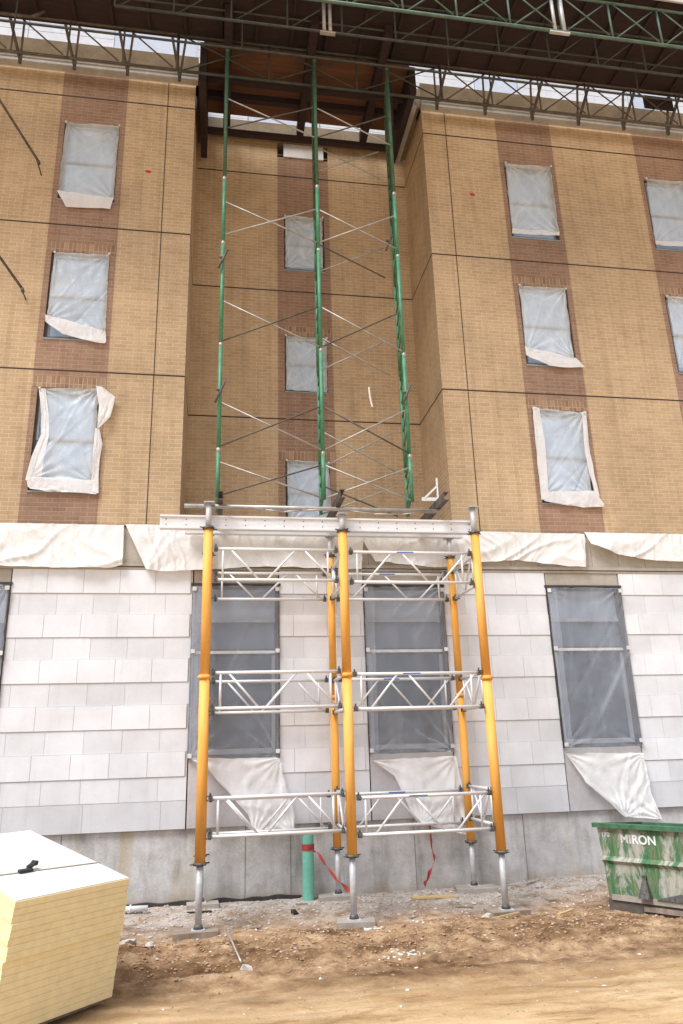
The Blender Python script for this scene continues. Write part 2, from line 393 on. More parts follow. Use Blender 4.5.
# ------------------------------------------------------------------ the building
D, DR = 11.0, 12.46
B = thing('building', 'tan and brown brick building over a pale block ground floor, windows wrapped in plastic', 'building', (1.5, 11, -1.93))
ZB, ZT = 3.2, 11.66
flo = [(8.9, 10.5), (6.27, 7.85), (3.73, 5.40)]
wcols = [(-8.55, -7.62), (-5.70, -4.77), (-2.80, -1.88), (5.21, 6.15), (8.09, 9.03), (10.97, 11.9)]
def strip(c): return (c[0]-.09, c[1]+.095)
def brown(c):
    s = strip(c); return s
jz = [11.08, 8.39, 5.71]
for (x0, x1) in ((-12, -.6), (3.65, 15)):
    cols = [c for c in wcols if x0 < c[0] < x1]
    holes = [(brown(c)[0], brown(c)[1], ZB, ZT) for c in cols]
    mb = MB()
    prev = x0
    for c in cols:
        s = strip(c); mb.face([(prev, D, ZB), (s[0], D, ZB), (s[0], D, ZT), (prev, D, ZT)]); prev = s[1]
    mb.face([(prev, D, ZB), (x1, D, ZB), (x1, D, ZT), (prev, D, ZT)])
    xr = x1 if x0 < -5 else x0
    pts = [(xr, D, ZB), (xr, DR, ZB), (xr, DR, ZT), (xr, D, ZT)]
    mb.face(pts if x0 < -5 else pts[::-1])
    mb.build('brick_wall', M['buff'], B)
    for c in cols:
        s = strip(c); mb = MB()
        wall_front(mb, s[0], s[1], ZB, ZT, [(c[0], c[1], a, b) for a, b in flo], D, .13)
        mb.build('brown_brick_strip', M['brown'], B)
        for a, b in flo[1:]: MB().box(s[0]+.002, s[1]-.002, D-.004, D+.02, b+.012, b+.20).build('soldier_course', M['soldier'], B)
    for z in jz:
        MB().box(x0, x1, D-.003, D+.01, z-.012, z+.012).build('control_joint', M['joint'], B)
        if x0 < -5: MB().box(xr-.005, xr+.003, D-.002, DR, z-.012, z+.012).build('control_joint', M['joint'], B)
        else: MB().box(xr-.003, xr+.005, D-.002, DR, z-.012, z+.012).build('control_joint', M['joint'], B)
    for x in ([-1.08, -4.0, -7.0] if x0 < -5 else [4.10, 10.1]):
        MB().box(x-.006, x+.006, D-.0045, D+.01, ZB, ZT).build('control_joint', M['joint'], B)
# recess
rw = [(1.13, 1.93, 8.88, 10.10), (1.13, 1.93, 6.27, 7.42), (1.13, 1.93, 3.73, 4.90)]
mb = MB(); mb.face([(-.6, DR, ZB), (1.0, DR, ZB), (1.0, DR, 11.9), (-.6, DR, 11.9)]); mb.face([(2.04, DR, ZB), (3.65, DR, ZB), (3.65, DR, 11.9), (2.04, DR, 11.9)])
mb.face([(-.6, D, ZB-.005), (3.65, D, ZB-.005), (3.65, DR, ZB-.005), (-.6, DR, ZB-.005)])
mb.build('recessed_brick_wall', M['buff'], B)
mb = MB(); wall_front(mb, 1.0, 2.04, ZB, 11.55, rw, DR, .13); mb.build('brown_brick_strip', M['brown'], B)
[MB().box(1.002, 2.038, DR-.004, DR+.02, w[3]+.012, w[3]+.2).build('soldier_course', M['soldier'], B) for w in rw[1:]]
[MB().box(-.6, 3.65, DR-.003, DR+.01, z-.012, z+.012).build('control_joint', M['joint'], B) for z in jz]
mb = MB(); mb.box(-12, 15, 12.9, 13.1, -1.9, 12); mb.build('inner_wall', M['dark_room'], B)

def upper_window(x0, x1, z0, z1, Y):
    f = MB(); y0, y1 = Y+.03, Y+.1
    t = .035
    f.box(x0+.002, x0+t, y0, y1, z0, z1-.002); f.box(x1-t, x1-.002, y0, y1, z0, z1-.002)
    f.box(x0+t, x1-t, y0, y1, z1-t, z1-.002); f.box(x0+t, x1-t, y0, y1, z0, z0+t)
    w = f.build('window', M['frame'], B)
    s = MB(); a, b = x0+t, x1-t; zm = z0+(z1-z0)*.5; k = .035
    for (za, zb, yy) in ((zm-.015, z1-t, y0+.012), (z0+t, zm+.02, y0+.03)):
        s.box(a, a+k, yy, yy+.028, za, zb); s.box(b-k, b, yy, yy+.028, za, zb)
        s.box(a+k, b-k, yy, yy+.028, zb-k, zb); s.box(a+k, b-k, yy, yy+.028, za, za+k)
    s.build('sash', M['sash'], w)
    p = MB(); p.box(a+k, b-k, y0+.045, y0+.052, z0+t+k, z1-t-k); p.build('pane', M['pane_up'], w)
    sl = MB(); sl.box(x0-.005, x1+.005, Y-.014, Y+.03, z0-.03, z0-.002); sl.build('sill', M['sash'], w)
for c in wcols:
    for a, b in flo: upper_window(c[0], c[1], a, b, D)
for w in rw: upper_window(*w, DR)

# block ground floor
lw = [(-6.7, -5.48), (-4.12, -2.89), (-.36, .88), (2.17, 3.40), (5.10, 6.34), (8.02, 9.26), (10.9, 12.1)]
zrows = [(2.20, 2.55, 0, 1)]
z = 2.20
for k in range(4):
    zrows.append((z-.305, z, 1, 0)); zrows.append((z-.628, z-.305, 0, 1)); z -= .628
zrows.append((z-.305, z, 1, 0)); zrows.append((-.975, z-.305, 2, 0))
piers = []
prev = -12
for a, b in lw: piers.append((prev, a)); prev = b
piers.append((prev, 15))
rb = random.Random(3)
for (a, b) in piers:
    a += .012; b -= .012
    m_ = MB(); m_.box(a, b, D+.0, D+.03, -.973, 2.548)
    bk = MB()
    for (z0, z1, mode, proud) in zrows:
        L = 1.0 if mode == 2 else .5; off = .25 if mode == 1 else (.1 if mode == 0 else .3)
        x = math.floor((a-off)/L)*L+off
        while x < b:
            xa, xb = max(x, a), min(x+L, b); x += L
            if xb-xa < .03: continue
            g = .90+rb.uniform(-.04, .02) if proud else .82+rb.uniform(-.04, .04)
            if rb.random() < .12: g -= .05
            if mode == 2: g = .71+rb.uniform(-.02, .02)
            yy = D-.015 if proud else D-.005
            gap = .0022
            bk.box(xa+gap, xb-gap, yy-rb.uniform(0, .002), D+.007, z0+(.002 if not proud else .004), z1-(.006 if not proud else .002), (g*.93, g*.955, g))
    w = bk.build('block_wall', M['block'], B)
    m_.build('mortar_bed', M['mortar'], w)
fo = MB(); fo.box(-12, 15, D+.045, D+.4, -2.6, -.98); fo.build('foundation_wall', M['concrete'], B)
[MB().box(x-.005, x+.005, D+.041, D+.046, -2.2, -.985).build('form_joint', M['formline'], B) for x in (-4.6, -1.95, .43, 1.04, 2.77, 4.38, 7.3)]
for k, (a, b) in enumerate(lw):
    z0, z1 = -.09, 2.33
    hp = MB(); hp.box(a+.006, b-.006, D-.004, D+.05, z1+.02, 2.548); hp.build('head_panel', M['beige'], B)
    sp = MB(); sp.box(a+.004, b-.004, D-.002, D+.04, -.973, z0-.01); sp.build('sill_panel', M['sillboard'], B)
    f = MB(); y0, y1 = D+.04, D+.12; t = .045
    f.box(a, a+t, y0, y1, z0, z1); f.box(b-t, b, y0, y1, z0, z1); f.box(a+t, b-t, y0, y1, z1-t, z1); f.box(a+t, b-t, y0, y1, z0, z0+t)
    f.box(a+t, b-t, y0+.01, y1, 1.31, 1.40)
    # dark timber edging round the opening, proud of the blocks
    f.box(a-.012, a+.022, D-.035, D+.04, z0, z1+.02); f.box(b-.022, b+.012, D-.035, D+.04, z0, z1+.02); f.box(a-.03, b+.03, D-.04, D+.04, z1-.01, z1+.022)
    w = f.build('window', M['frame'], B)
    s = MB(); s.box(a+t, b-t, y0+.02, y1-.01, 1.79, 1.84); s.box(a+t, b-t, y0+.02, y1-.01, z0+t, z0+t+.07)
    s.box(a+t, a+t+.05, y0+.02, y1-.01, z0+t+.07, 1.31); s.box(b-t-.05, b-t, y0+.02, y1-.01, z0+t+.07, 1.31)
    s.build('sash', M['sash'], w)
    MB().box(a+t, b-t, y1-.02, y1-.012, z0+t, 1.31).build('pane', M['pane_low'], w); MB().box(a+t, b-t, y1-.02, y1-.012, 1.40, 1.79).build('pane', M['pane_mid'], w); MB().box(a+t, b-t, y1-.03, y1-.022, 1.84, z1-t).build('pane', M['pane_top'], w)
    MB().box(a+t, b-t, y0-.004, y0+.008, 1.335, 1.375).build('transom_trim', M['tape'], w)
# beige band above the blocks
bd = MB(); x = -12
while x < 15:
    bd.box(x+.003, min(x+.46, 15)-.003, D-.006, D+.1, 2.66, ZB-.008); x += .46
bd.build('band_panel', M['beige'], B)
ld = MB(); ld.box(-12, 15, D-.035, D+.1, 2.60, 2.652); ld.box(-12, 15, D-.02, D+.1, 2.552, 2.588); ld.build('band_ledge', M['beige'], B)
sh = MB(); sh.box(-12, -.6, D-.03, D+.05, ZB-.005, ZB+.012); sh.box(3.65, 15, D-.03, D+.05, ZB-.005, ZB+.012); sh.build('shelf_angle', M['joint'], B)

# eaves
def lump(x0, x1, Yw):
    e = MB(); e.hexa([(x0, Yw-.02, 11.69), (x1, Yw-.02, 11.69), (x1, Yw+.3, 11.69), (x0, Yw+.3, 11.69), (x0, Yw-.12, 12.16), (x1, Yw-.12, 12.16), (x1, Yw+.3, 12.16), (x0, Yw+.3, 12.16)])
    e.build('eave_fascia', M['fascia'], B)
    g = MB(); g.box(x0, x1, Yw-.14, Yw-.02, 11.60, 11.615); g.box(x0, x1, Yw-.145, Yw-.13, 11.615, 11.69); g.box(x0, x1, Yw-.16, Yw-.13, 11.69, 11.70)
    x = x0+.4
    while x < x1:
        g.box(x-.006, x+.006, Yw-.149, Yw-.13, 11.60, 11.70); x += 1.05
    g.build('gutter', M['gutter'], B)
lump(-12, -.56, D); lump(3.62, 15, D)
MB().box(-.6, 3.65, DR-.1, DR+.3, 11.9, 12.30).build('eave_fascia', M['fascia'], B)
MB().box(-.6, -.5, D, DR, 11.69, 12.16).build('eave_fascia', M['fascia'], B); MB().box(3.55, 3.66, D+.01, DR-.1, 11.69, 12.16).build('eave_fascia', M['fascia'], B)
g = MB(); g.box(3.44, 3.54, D-.12, DR-.12, 11.60, 11.615); g.box(3.43, 3.445, D-.12, DR-.12, 11.60, 11.70); g.build('gutter', M['gutter'], B)
u = MB(); u.box(1.13, 1.95, DR-.02, DR+.05, 11.56, 11.88); u.build('vent_panel', M['white_panel'], B)
rb = random.Random(5)
for (x0, x1, Y, z0) in ((-12, -.5, D+.05, 12.165), (3.6, 15, D+.05, 12.165), (-.5, 3.6, DR+.05, 12.305)):
    x = x0; k = 0
    while x < x1:
        w_ = rb.choice([.9, 1.2, 1.5]); xb = min(x+w_, x1)
        t_ = MB()
        if k % 3 == 1: t_.box(x+.01, xb-.01, Y-.02, Y+.05, z0, 13.1)
        else:
            zz = z0
            while zz < 13.0: t_.box(x+.005, xb-.005, Y, Y+.05, zz, min(zz+.19, 13.1)-.012); zz += .19
        t_.build('parapet_wrap', M['blue_panel' if k % 3 == 1 else 'white_panel'], B)
        x = xb; k += 1
    cp = MB(); cp.box(x0, x1, Y-.06, Y+.3, 13.1, 13.16); cp.build('parapet_cap', M['gutter'], B)
for q in ((-12, 15, DR+.35, 22), (-12, -.7, D+.12, DR+.348), (3.75, 15, D+.12, DR+.348)): MB().box(*q, 12.9, 13.05).build('roof', M['gutter'], B)
MB().box(-12.1, -12.002, D+.1, 22, -1.9, 12.9).build('side_wall', M['buff'], B); MB().box(15.002, 15.1, D+.1, 22, -1.9, 12.9).build('side_wall', M['buff'], B)

# ------------------------------------------------------------------ plastic sheets
def lerp_poly(P, v):
    # P: list of (x, z); v along the length
    L = [0]
    for a, b in zip(P, P[1:]): L.append(L[-1]+math.hypot(b[0]-a[0], b[1]-a[1]))
    t = v*L[-1]
    for k in range(len(P)-1):
        if t <= L[k+1] or k == len(P)-2:
            w = (t-L[k])/max(1e-6, L[k+1]-L[k]); return (P[k][0]+(P[k+1][0]-P[k][0])*w, P[k][1]+(P[k+1][1]-P[k][1])*w)
def sheet(name, left, right, Y, mat, seed=0, amp=.026, nu=60, nv=80, lift=None, parent=None, corners=True, flut=0):
    r = random.Random(seed); mbs = MB()
    cr = [(r.uniform(0, 1), r.uniform(0, 1), r.uniform(.3, 1.2), r.uniform(.012, .03), r.uniform(-1, 1)) for _ in range(6)]
    cs = [left[0], right[0], left[-1], right[-1]]; ph = [r.uniform(0, 6) for _ in range(4)]
    def fn(u, v):
        a, b = lerp_poly(left, v), lerp_poly(right, v)
        x, z = a[0]+(b[0]-a[0])*u, a[1]+(b[1]-a[1])*u
        d = 0
        if corners:
            for (cx, cz), p in zip(cs, ph):
                dx, dz = x-cx, z-cz; rr = math.hypot(dx, dz); th = math.atan2(dz, dx)
                d += math.sin(th*17+p)*math.exp(-rr/.33)*min(1, rr/.08)*.8
        for (cu, cv, sl, w_, s_) in cr:
            dd = (u-cu)*math.cos(sl)+(v-cv)*math.sin(sl)
            d += s_*math.exp(-(dd/w_)**2)*.55
        d += noise.fractal(Vector((x*2.6+seed, z*2.2, seed*1.7)), 1, 2, 3)*.9
        if flut: d += flut*math.sin(u*24+3*noise.noise(Vector((u*3, v*2, seed))))*v
        y = Y-amp*(1+d)
        if lift: y -= lift(u, v)
        k = .012*noise.noise(Vector((x*7, z*7, seed+5)))
        if u in (0, 1): x += k
        if v in (0, 1): z += k
        return (x, y, z)
    mbs.grid(fn, nu, nv); ks = [.5, .12, .0, .3]
    if corners:
        for j in range(nv):
            for i in range(nu):
                u, v = (i+.5)/nu, (j+.5)/nv
                a, b = lerp_poly(left, v), lerp_poly(right, v); x, z = a[0]+(b[0]-a[0])*u, a[1]+(b[1]-a[1])*u; k = 0
                for (cx, cz), p in zip(cs, ph):
                    dx, dz = x-cx, z-cz; rr = math.hypot(dx, dz); th = math.atan2(dz, dx)
                    k += ks[int(p*7) % 4]*max(0, math.sin(th*(11+p)+p+2*noise.noise(Vector((x*3, z*3, p)))))**3*math.exp(-rr/.28)*min(1, rr/.06)
                for (cu, cv, sl, w_, s_) in cr:
                    dd = (u-cu)*math.cos(sl)+(v-cv)*math.sin(sl); k += max(0, s_)**2*math.exp(-(dd/w_)**2)*.16*(.5+noise.noise(Vector((x*2, z*2, s_*9))))
                k += .10*max(0, noise.noise(Vector((x*9, z*1.6, seed))))
                mbs.c[j*nu+i] = (min(.6, k)+.001,)*3
    return mbs.build(name, mat, parent)

def wsheet(label, L, Rr, Y=D-.012, seed=1, hem=None, group='plastic sheets over the brick floors', flap=None, mat='sheet_up', **k):
    o = sheet('plastic_sheet', L, Rr, Y, M[mat], seed, **k); tag(o, label, 'plastic sheet', group)
    for j, (a, b) in enumerate(hem or []):
        sheet('hem', a, b, Y-.016, M['hem'], seed+10+j, .02, 30, 8, parent=o, corners=False)
    # nailing dots / tape bits on the upper edge
    for q in (L[0], Rr[0]): MB().box(q[0]-.014, q[0]+.014, Y-.055, Y-.03, q[1]-.025, q[1]+.003).build('tape', M['tape'], o)
    return o
wsheet('plastic sheet with slanted hem over the top window of the left wing', [(-2.77, 10.47), (-2.79, 9.0)], [(-1.88, 10.5), (-1.89, 8.93)], seed=1, hem=[([(-2.81, 9.02), (-2.63, 8.71)], [(-1.89, 8.96), (-1.92, 8.74)])])
wsheet('plastic sheet with drooping lower edge over the middle window of the left wing', [(-2.74, 7.82), (-2.77, 6.56)], [(-1.89, 7.86), (-1.86, 6.34)], seed=2, hem=[([(-2.79, 6.66), (-2.79, 6.53), (-2.5, 6.33)], [(-1.86, 6.42), (-1.83, 6.2), (-2.0, 6.2)])])
o = wsheet('plastic sheet with a torn side flap over the lowest window of the left wing', [(-2.76, 5.38), (-2.68, 5.08), (-2.62, 4.6), (-2.70, 4.29), (-2.78, 3.9)], [(-1.9, 5.41), (-1.88, 4.7), (-1.88, 3.88)], seed=3,
       hem=[([(-2.82, 3.93), (-2.78, 3.75), (-2.54, 3.71)], [(-1.86, 3.9), (-1.78, 3.68), (-2.1, 3.70)]), ([(-2.78, 5.37), (-2.72, 5.08), (-2.67, 4.6), (-2.77, 4.29), (-2.83, 3.87)], [(-2.68, 5.37), (-2.6, 5.0), (-2.56, 4.6), (-2.6, 4.2), (-2.62, 3.83)]),
            ([(-1.9, 4.75), (-1.91, 4.4), (-1.9, 3.72)], [(-1.84, 4.73), (-1.77, 4.47), (-1.81, 4.2), (-1.78, 3.7)])])
sheet('flap', [(-1.92, 5.43), (-1.86, 5.05), (-1.87, 4.73)], [(-1.84, 5.42), (-1.64, 5.27), (-1.68, 4.92), (-1.84, 4.72)], D-.06, M['hem'], 77, .03, 16, 24, parent=o, corners=False)
wsheet('neatly taped plastic sheet over the top window beside the right wing corner', [(5.22, 10.54), (5.2, 8.94)], [(6.14, 10.56), (6.13, 8.98)], seed=4, hem=[([(5.2, 9.04), (5.19, 8.93)], [(6.13, 9.06), (6.12, 8.97)])])
wsheet('plastic sheet with blown-out bottom corner over the middle window beside the right wing corner', [(5.22, 7.84), (5.2, 6.5)], [(6.1, 7.83), (6.08, 6.4)], seed=5, hem=[([(5.18, 6.58), (5.19, 6.41), (5.6, 6.24)], [(6.12, 6.42), (6.27, 6.25), (5.9, 6.22)])])
wsheet('plastic sheet with pale folded edge over the lowest window beside the right wing corner', [(5.24, 5.42), (5.21, 3.86)], [(6.13, 5.38), (6.09, 3.88)], seed=6,
       hem=[([(5.2, 5.43), (5.18, 4.6), (5.17, 3.76)], [(5.33, 5.42), (5.36, 4.7), (5.3, 3.78)]), ([(5.17, 3.9), (5.2, 3.75), (5.55, 3.69)], [(6.14, 3.95), (6.28, 3.67), (5.9, 3.66)]), ([(6.09, 5.37), (6.05, 4.7), (6.12, 3.9)], [(6.17, 5.39), (6.14, 4.75), (6.2, 3.84)])])
wsheet('plastic sheet over the top window cut by the right edge of the photo', [(8.12, 10.5), (8.08, 8.98)], [(9.0, 10.53), (9.0, 9.0)], seed=7, hem=[([(8.08, 9.05), (8.08, 8.95)], [(9.0, 9.08), (9.0, 8.97)])])
wsheet('narrow sliver of plastic sheet halfway up the right edge of the photo', [(8.1, 7.83), (8.1, 6.35)], [(9.0, 7.83), (9.0, 6.3)], seed=8)
wsheet('plastic sheet over the highest window in the shaded recess', [(1.15, 10.1), (1.15, 8.9)], [(1.9, 10.12), (1.88, 8.92)], DR-.012, 9)
wsheet('pale plastic sheet over the middle window in the recess', [(1.15, 7.41), (1.15, 6.27)], [(1.92, 7.4), (1.91, 6.26)], DR-.012, 10)
wsheet('plastic sheet over the lowest recess window, above the aluminium beam', [(1.15, 4.9), (1.17, 3.72)], [(1.9, 4.88), (1.94, 3.7)], DR-.012, 11)
lowl = ['thin plastic sheet over the dark ground floor window at the left edge of the photo', 'thin plastic sheet over the dark window behind the left orange post', 'thin plastic sheet over the dark window behind the right scaffold bay', 'thin plastic sheet over the dark window above the green dumpster']
skl = [None,
       ([(-.35, -.08), (-.09, -.23), (.19, -.53), (.46, -.83), (.53, -1.04)], [(.89, -.11), (.96, -.45), (1.09, -.86), (1.06, -1.08)]),
       ([(2.19, -.18), (2.5, -.4), (2.61, -.66), (2.73, -.95), (2.82, -1.02)], [(3.42, -.16), (3.48, -.73), (3.46, -1.20)]),
       ([(5.1, -.17), (5.3, -.49), (5.34, -.59), (5.68, -.89), (5.82, -1.06)], [(6.33, -.2), (6.34, -.77), (6.41, -1.12)])]
skn = [None, 'loose white plastic skirt under the window behind the left orange post', 'loose white plastic skirt hanging under the window behind the right scaffold bay', 'loose white plastic skirt trailing into the green dumpster']
for k, (a, b) in enumerate(lw[1:5]):
    L, Rr = [(a+.0, 2.31), (a+.0, 1.36), (a+.01, -.1)], [(b-.0, 2.31), (b-.0, 1.36), (b, -.1)]
    o = sheet('window_sheet', L, Rr, D-.045, M['sheet_low'], 20+k, .016, 80, 130)
    tag(o, lowl[k], 'plastic sheet', 'thin sheets over the ground floor windows')
    for (x, z) in ((a+.02, 2.26), (b-.02, 2.26), (a+.02, 1.36), (b-.02, 1.36), (b-.02, -.02), (a+.02, -.05)):
        MB().box(x-.028, x+.028, D-.085, D-.072, z-.028, z+.028).build('tape', M['tape'], o)
    e_ = sheet('doubled_edge', [(a-.01, 2.3), (a-.01, -.1)], [(a+.14, 2.3), (a+.12, -.1)], D-.066, M['sheet_low'], 60+k, .01, 6, 40, parent=o, corners=False)
    if skl[k]:
        s_ = sheet('plastic_skirt', skl[k][0], skl[k][1], D-.05, M['skirt'], 30+k, .018, 60, 60, lift=lambda u, v: .12*v*v+.03*math.sin(u*9)*v, flut=.45)
        tag(s_, skn[k], 'plastic skirt', 'loose skirts under the ground floor windows')

def tarp(label, top, bot, Y, seed):
    o = sheet('tarp', [top[0], bot[0]], [top[-1], bot[-1]], Y, M['tarp'], seed, .02, 10, 10) if False else None
    mbs = MB()
    def fn(u, v):
        a = lerp_poly(top, u); b = lerp_poly(bot, u)
        x, z = a[0]+(b[0]-a[0])*v, a[1]+(b[1]-a[1])*v
        q = .5*noise.noise(Vector((x*1.1, z*1.5, seed)))
        def rg(px, k): return (1-abs(2*noise.noise(Vector((px, k, seed*3.3)))))**4
        d = .022*rg(x*3.1+z*1.6+q*2, z*.7) + .03*rg(x*1.5-z*2.6+q*3, 4.4)*(.4+v) + .012*rg(x*6+q*4, z*2+9) + .03*noise.noise(Vector((x*.9, z, seed)))*v
        if v == 1: z += .012*noise.noise(Vector((x*5, 0, seed)))
        return (x, Y-.02-abs(d)-.03*v, z)
    mbs.grid(fn, 220, 26)
    return tag(mbs.build('tarp', M['tarp']), label, 'tarp', 'tarps along the band above the blocks')
tarp('long white tarp along the band at the left end of the photo', [(-7, 3.22), (-1.39, 3.21)], [(-7, 2.58), (-3.0, 2.57), (-2.25, 2.56), (-1.6, 2.55), (-1.37, 2.60)], D-.02, 1)
tarp('grey white tarp with a folded-back corner hanging behind the aluminium beam', [(-1.35, 3.22), (2.2, 3.2)], [(-1.02, 2.53), (-.85, 2.51), (.0, 2.55), (.46, 2.59), (2.13, 2.57)], D-.045, 2)
tarp('sagging white tarp hanging behind the right orange post', [(2.1, 3.17), (3.4, 3.21), (5.85, 3.2)], [(2.35, 2.7), (3.3, 2.60), (4.05, 2.70), (4.6, 2.74), (5.38, 2.66), (5.78, 2.64)], D-.03, 3)
tarp('white tarp with a swept hem at the right end of the photo', [(5.83, 3.22), (11, 3.21)], [(5.9, 3.02), (6.3, 2.86), (6.9, 2.76), (7.55, 2.74), (11, 2.66)], D-.05, 4)
fm = MB(); fm.grid(lambda u, v: (-1.37+.33*v+u*(.06+.14*v), D-.075-.03*math.sin(u*3.1)*v, 3.22-.68*v-.02*u), 8, 20)
tag(fm.build('tarp_fold', M['tarp']), 'narrow folded strip of tarp beside the gap in the band', 'tarp')

# ------------------------------------------------------------------ orange shoring tower
S = thing('shoring_tower', 'orange post shoring tower carrying a long aluminium beam before the block wall', 'scaffold', (1.6, 10.2, -1.88))
YF, YK = 9.62, 10.78
PX = [-.145, 1.64, 3.50]
def post(x, y, zg, zo, zj, zt, ze, r):
    m_ = MB(); m_.tube((x, y, zo), (x, y, zj), r, 20); m_.tube((x, y, zj), (x, y, zt), r*.96, 20); 
    p = m_.build('post', M['orange'], S)
    c = MB(); c.tube((x, y, zj-.025), (x, y, zj+.025), r*1.22, 18); c.tube((x-r*1.4, y-.01, zj), (x+r*1.4, y-.01, zj), .012, 8); c.build('joint_collar', M['orange'], p)
    j = MB(); j.tube((x, y, zt), (x, y, ze), r*.66, 16); j.box(x-.07, x+.07, y-.07, y+.07, ze, ze+.012); j.build('head_jack', M['galv'], p)
    j = MB(); j.tube((x, y, zg+.05), (x, y, zo), r*.62, 16)
    j.box(x-.075, x+.075, y-.075, y+.075, zg+.04, zg+.052)
    j.build('jack_tube', M['galv'], p)
    for z_ in (zo-.03, zt+.0):
        n = MB()
        n.tube((x, y, z_), (x, y, z_+.03), r*1.25, 12)
        for a in (0, 1.57, 3.14, 4.71):
            dx, dy = math.cos(a+.5), math.sin(a+.5); n.tube((x+dx*r, y+dy*r, z_+.015), (x+dx*r*2, y+dy*r*2, z_+.02), .009, 6)
        n.build('jack_nut', M['clamp'], p)
    MB().tube((x, y, zg+.055), (x, y, zg+.10), r*.95, 12, r*.64).build('jack_foot', M['clamp'], p)
    return p
gzs = []
for i, x in enumerate(PX):
    g = -1.955
    post(x, YF, g, -1.22+(-.04 if i == 2 else 0), .88+(-.06 if i == 2 else 0), 2.78, [3.14, 3.02, 3.16][i], .062)
    g2 = -1.875
    post(x, YK, g2, -1.27, .68, 2.72, 3.03, .056)
def ledger(p, q, zt, zb, pattern, sticker=False):
    p, q = Vector(p), Vector(q)
    def P(u, z): w = p+(q-p)*u; return (w.x, w.y, z)
    m_ = MB(); r = .021
    m_.tube(P(0, zt), P(1, zt), r); m_.tube(P(0, zb), P(1, zb), r)
    for (a, b) in pattern:
        ua, ub = abs(a), abs(b)
        if ua == ub: m_.tube(P(ua, zt), P(ub, zb), .014, 8)
        elif a > 0: m_.tube(P(ua, zt), P(ub, zb), .014, 8)
        else: m_.tube(P(ua, zb), P(ub, zt), .014, 8)
    o = m_.build('ledger_frame', M['alu'], S)
    d = (q-p).normalized(); nrm = Vector((-d.y, d.x, 0))
    for u in (0, 1):
        for z in (zt, zb):
            c = MB(); w = Vector(P(u, z)); c.obox(w-d*.02-nrm*.035+Vector((0, 0, -.03)), d*.045, nrm*.07, (0, 0, .06)); c.tube(w+Vector((0, 0, .03)), w+Vector((0, 0, .065)), .011, 6); c.tube(w-nrm*.03, w-nrm*.075, .010, 6)
            c.build('clamp', M['clamp'], o)
    if sticker:
        s = MB(); w0, w1 = P(.38, zt), P(.52, zt); s.box(w0[0], w1[0], w0[1]-.0235, w0[1]-.02, zt-.009, zt+.009); s.build('sticker', M['blue'], o)
W1 = [(.06, .06), (.12, .36), (-.42, -.66), (.73, .97), (.93, .93)]
W2 = [(.05, .05), (-.12, -.34), (.42, .64), (-.74, -.97), (.93, .93)]
lev = [(2.52, 2.11), (.93, .50), (-.53, -.95)]; levb = [(2.46, 2.08), (.92, .50), (-.61, -1.03)]
for k in range(3):
    zt, zb = lev[k]
    ledger((PX[0]+.1, YF, 0), (PX[1]-.1, YF, 0), zt, zb, W1); ledger((PX[1]+.1, YF, 0), (PX[2]-.1, YF, 0), zt-.02-.02*k, zb-.02-.02*k, W2, True)
    zt, zb = levb[k]
    ledger((PX[0]+.1, YK, 0), (PX[1]-.1, YK, 0), zt, zb, W1); ledger((PX[1]+.1, YK, 0), (PX[2]-.1, YK, 0), zt, zb, W2, True)
    for x in PX:
        a, b = lev[k]; m_ = MB()
        ledger((x, YF+.1, 0), (x, YK-.1, 0), a-.03, b-.03, [(.1, .1), (.9, .9), (.15, .5), (-.5, -.85)])
bm = MB()   # aluminium beam: I profile with bolt holes
def ibeam(x0, x1, y, z0, z1):
    bm.box(x0, x1, y-.05, y+.05, z1-.025, z1); bm.box(x0, x1, y-.05, y+.05, z0, z0+.025); bm.box(x0, x1, y-.032, y+.032, z0+.025, z1-.025)
ibeam(-.78, 3.56, YF+.125, 2.815, 3.0); beam = bm.build('aluminium_beam', M['alu'], S)
[MB().tube((x, YF+.0925, z), (x, YF+.089, z), .008, 8).build('bolt', M['clamp'], beam) for x in [-.7+.26*i for i in range(17)] for z in (2.87, 2.945)]
bm = MB(); ibeam(-.5, 3.7, YK+.0, 3.045, 3.16); bm.build('aluminium_beam', M['alu'], S)
m_ = MB(); m_.tube((-.47, YF+.09, 3.13), (3.05, YF+.09, 3.13), .03, 12); m_.build('ledger_pipe', M['brace'], S)
for x in (.0, 1.60, 3.03):
    m_ = MB()
    y0 = 9.3 if x > 1 else 9.5
    m_.box(x-.035, x+.035, y0, YK+.1, 3.162, 3.172); m_.box(x-.035, x-.028, y0, YK+.1, 3.172, 3.27); m_.box(x-.035, x+.035, y0, YK+.1, 3.27, 3.28)
    m_.build('cross_beam', M['dark_brace'], S)
br = MB(); br.obox((3.02, 9.68, 3.28), (.02, 0, 0), (0, .03, 0), (0, 0, .34)); br.bar((3.03, 9.7, 3.3), (2.8, 9.7, 3.3), .03, .05); br.bar((3.03, 9.69, 3.5), (2.83, 9.69, 3.31), .02, .025)
br.build('corner_bracket', M['alu'], S)
w_ = MB(); w_.path([(.35, 9.7, 3.14), (.6, 9.68, 3.09), (.85, 9.66, 3.06), (1.1, 9.68, 3.09), (1.5, 9.7, 3.12)], .011); w_.path([(1.75, 9.7, 3.11), (2.1, 9.68, 3.06), (2.5, 9.7, 3.07), (2.8, 9.7, 3.12)], .010); w_.build('loose_wire', M['brace'], S)

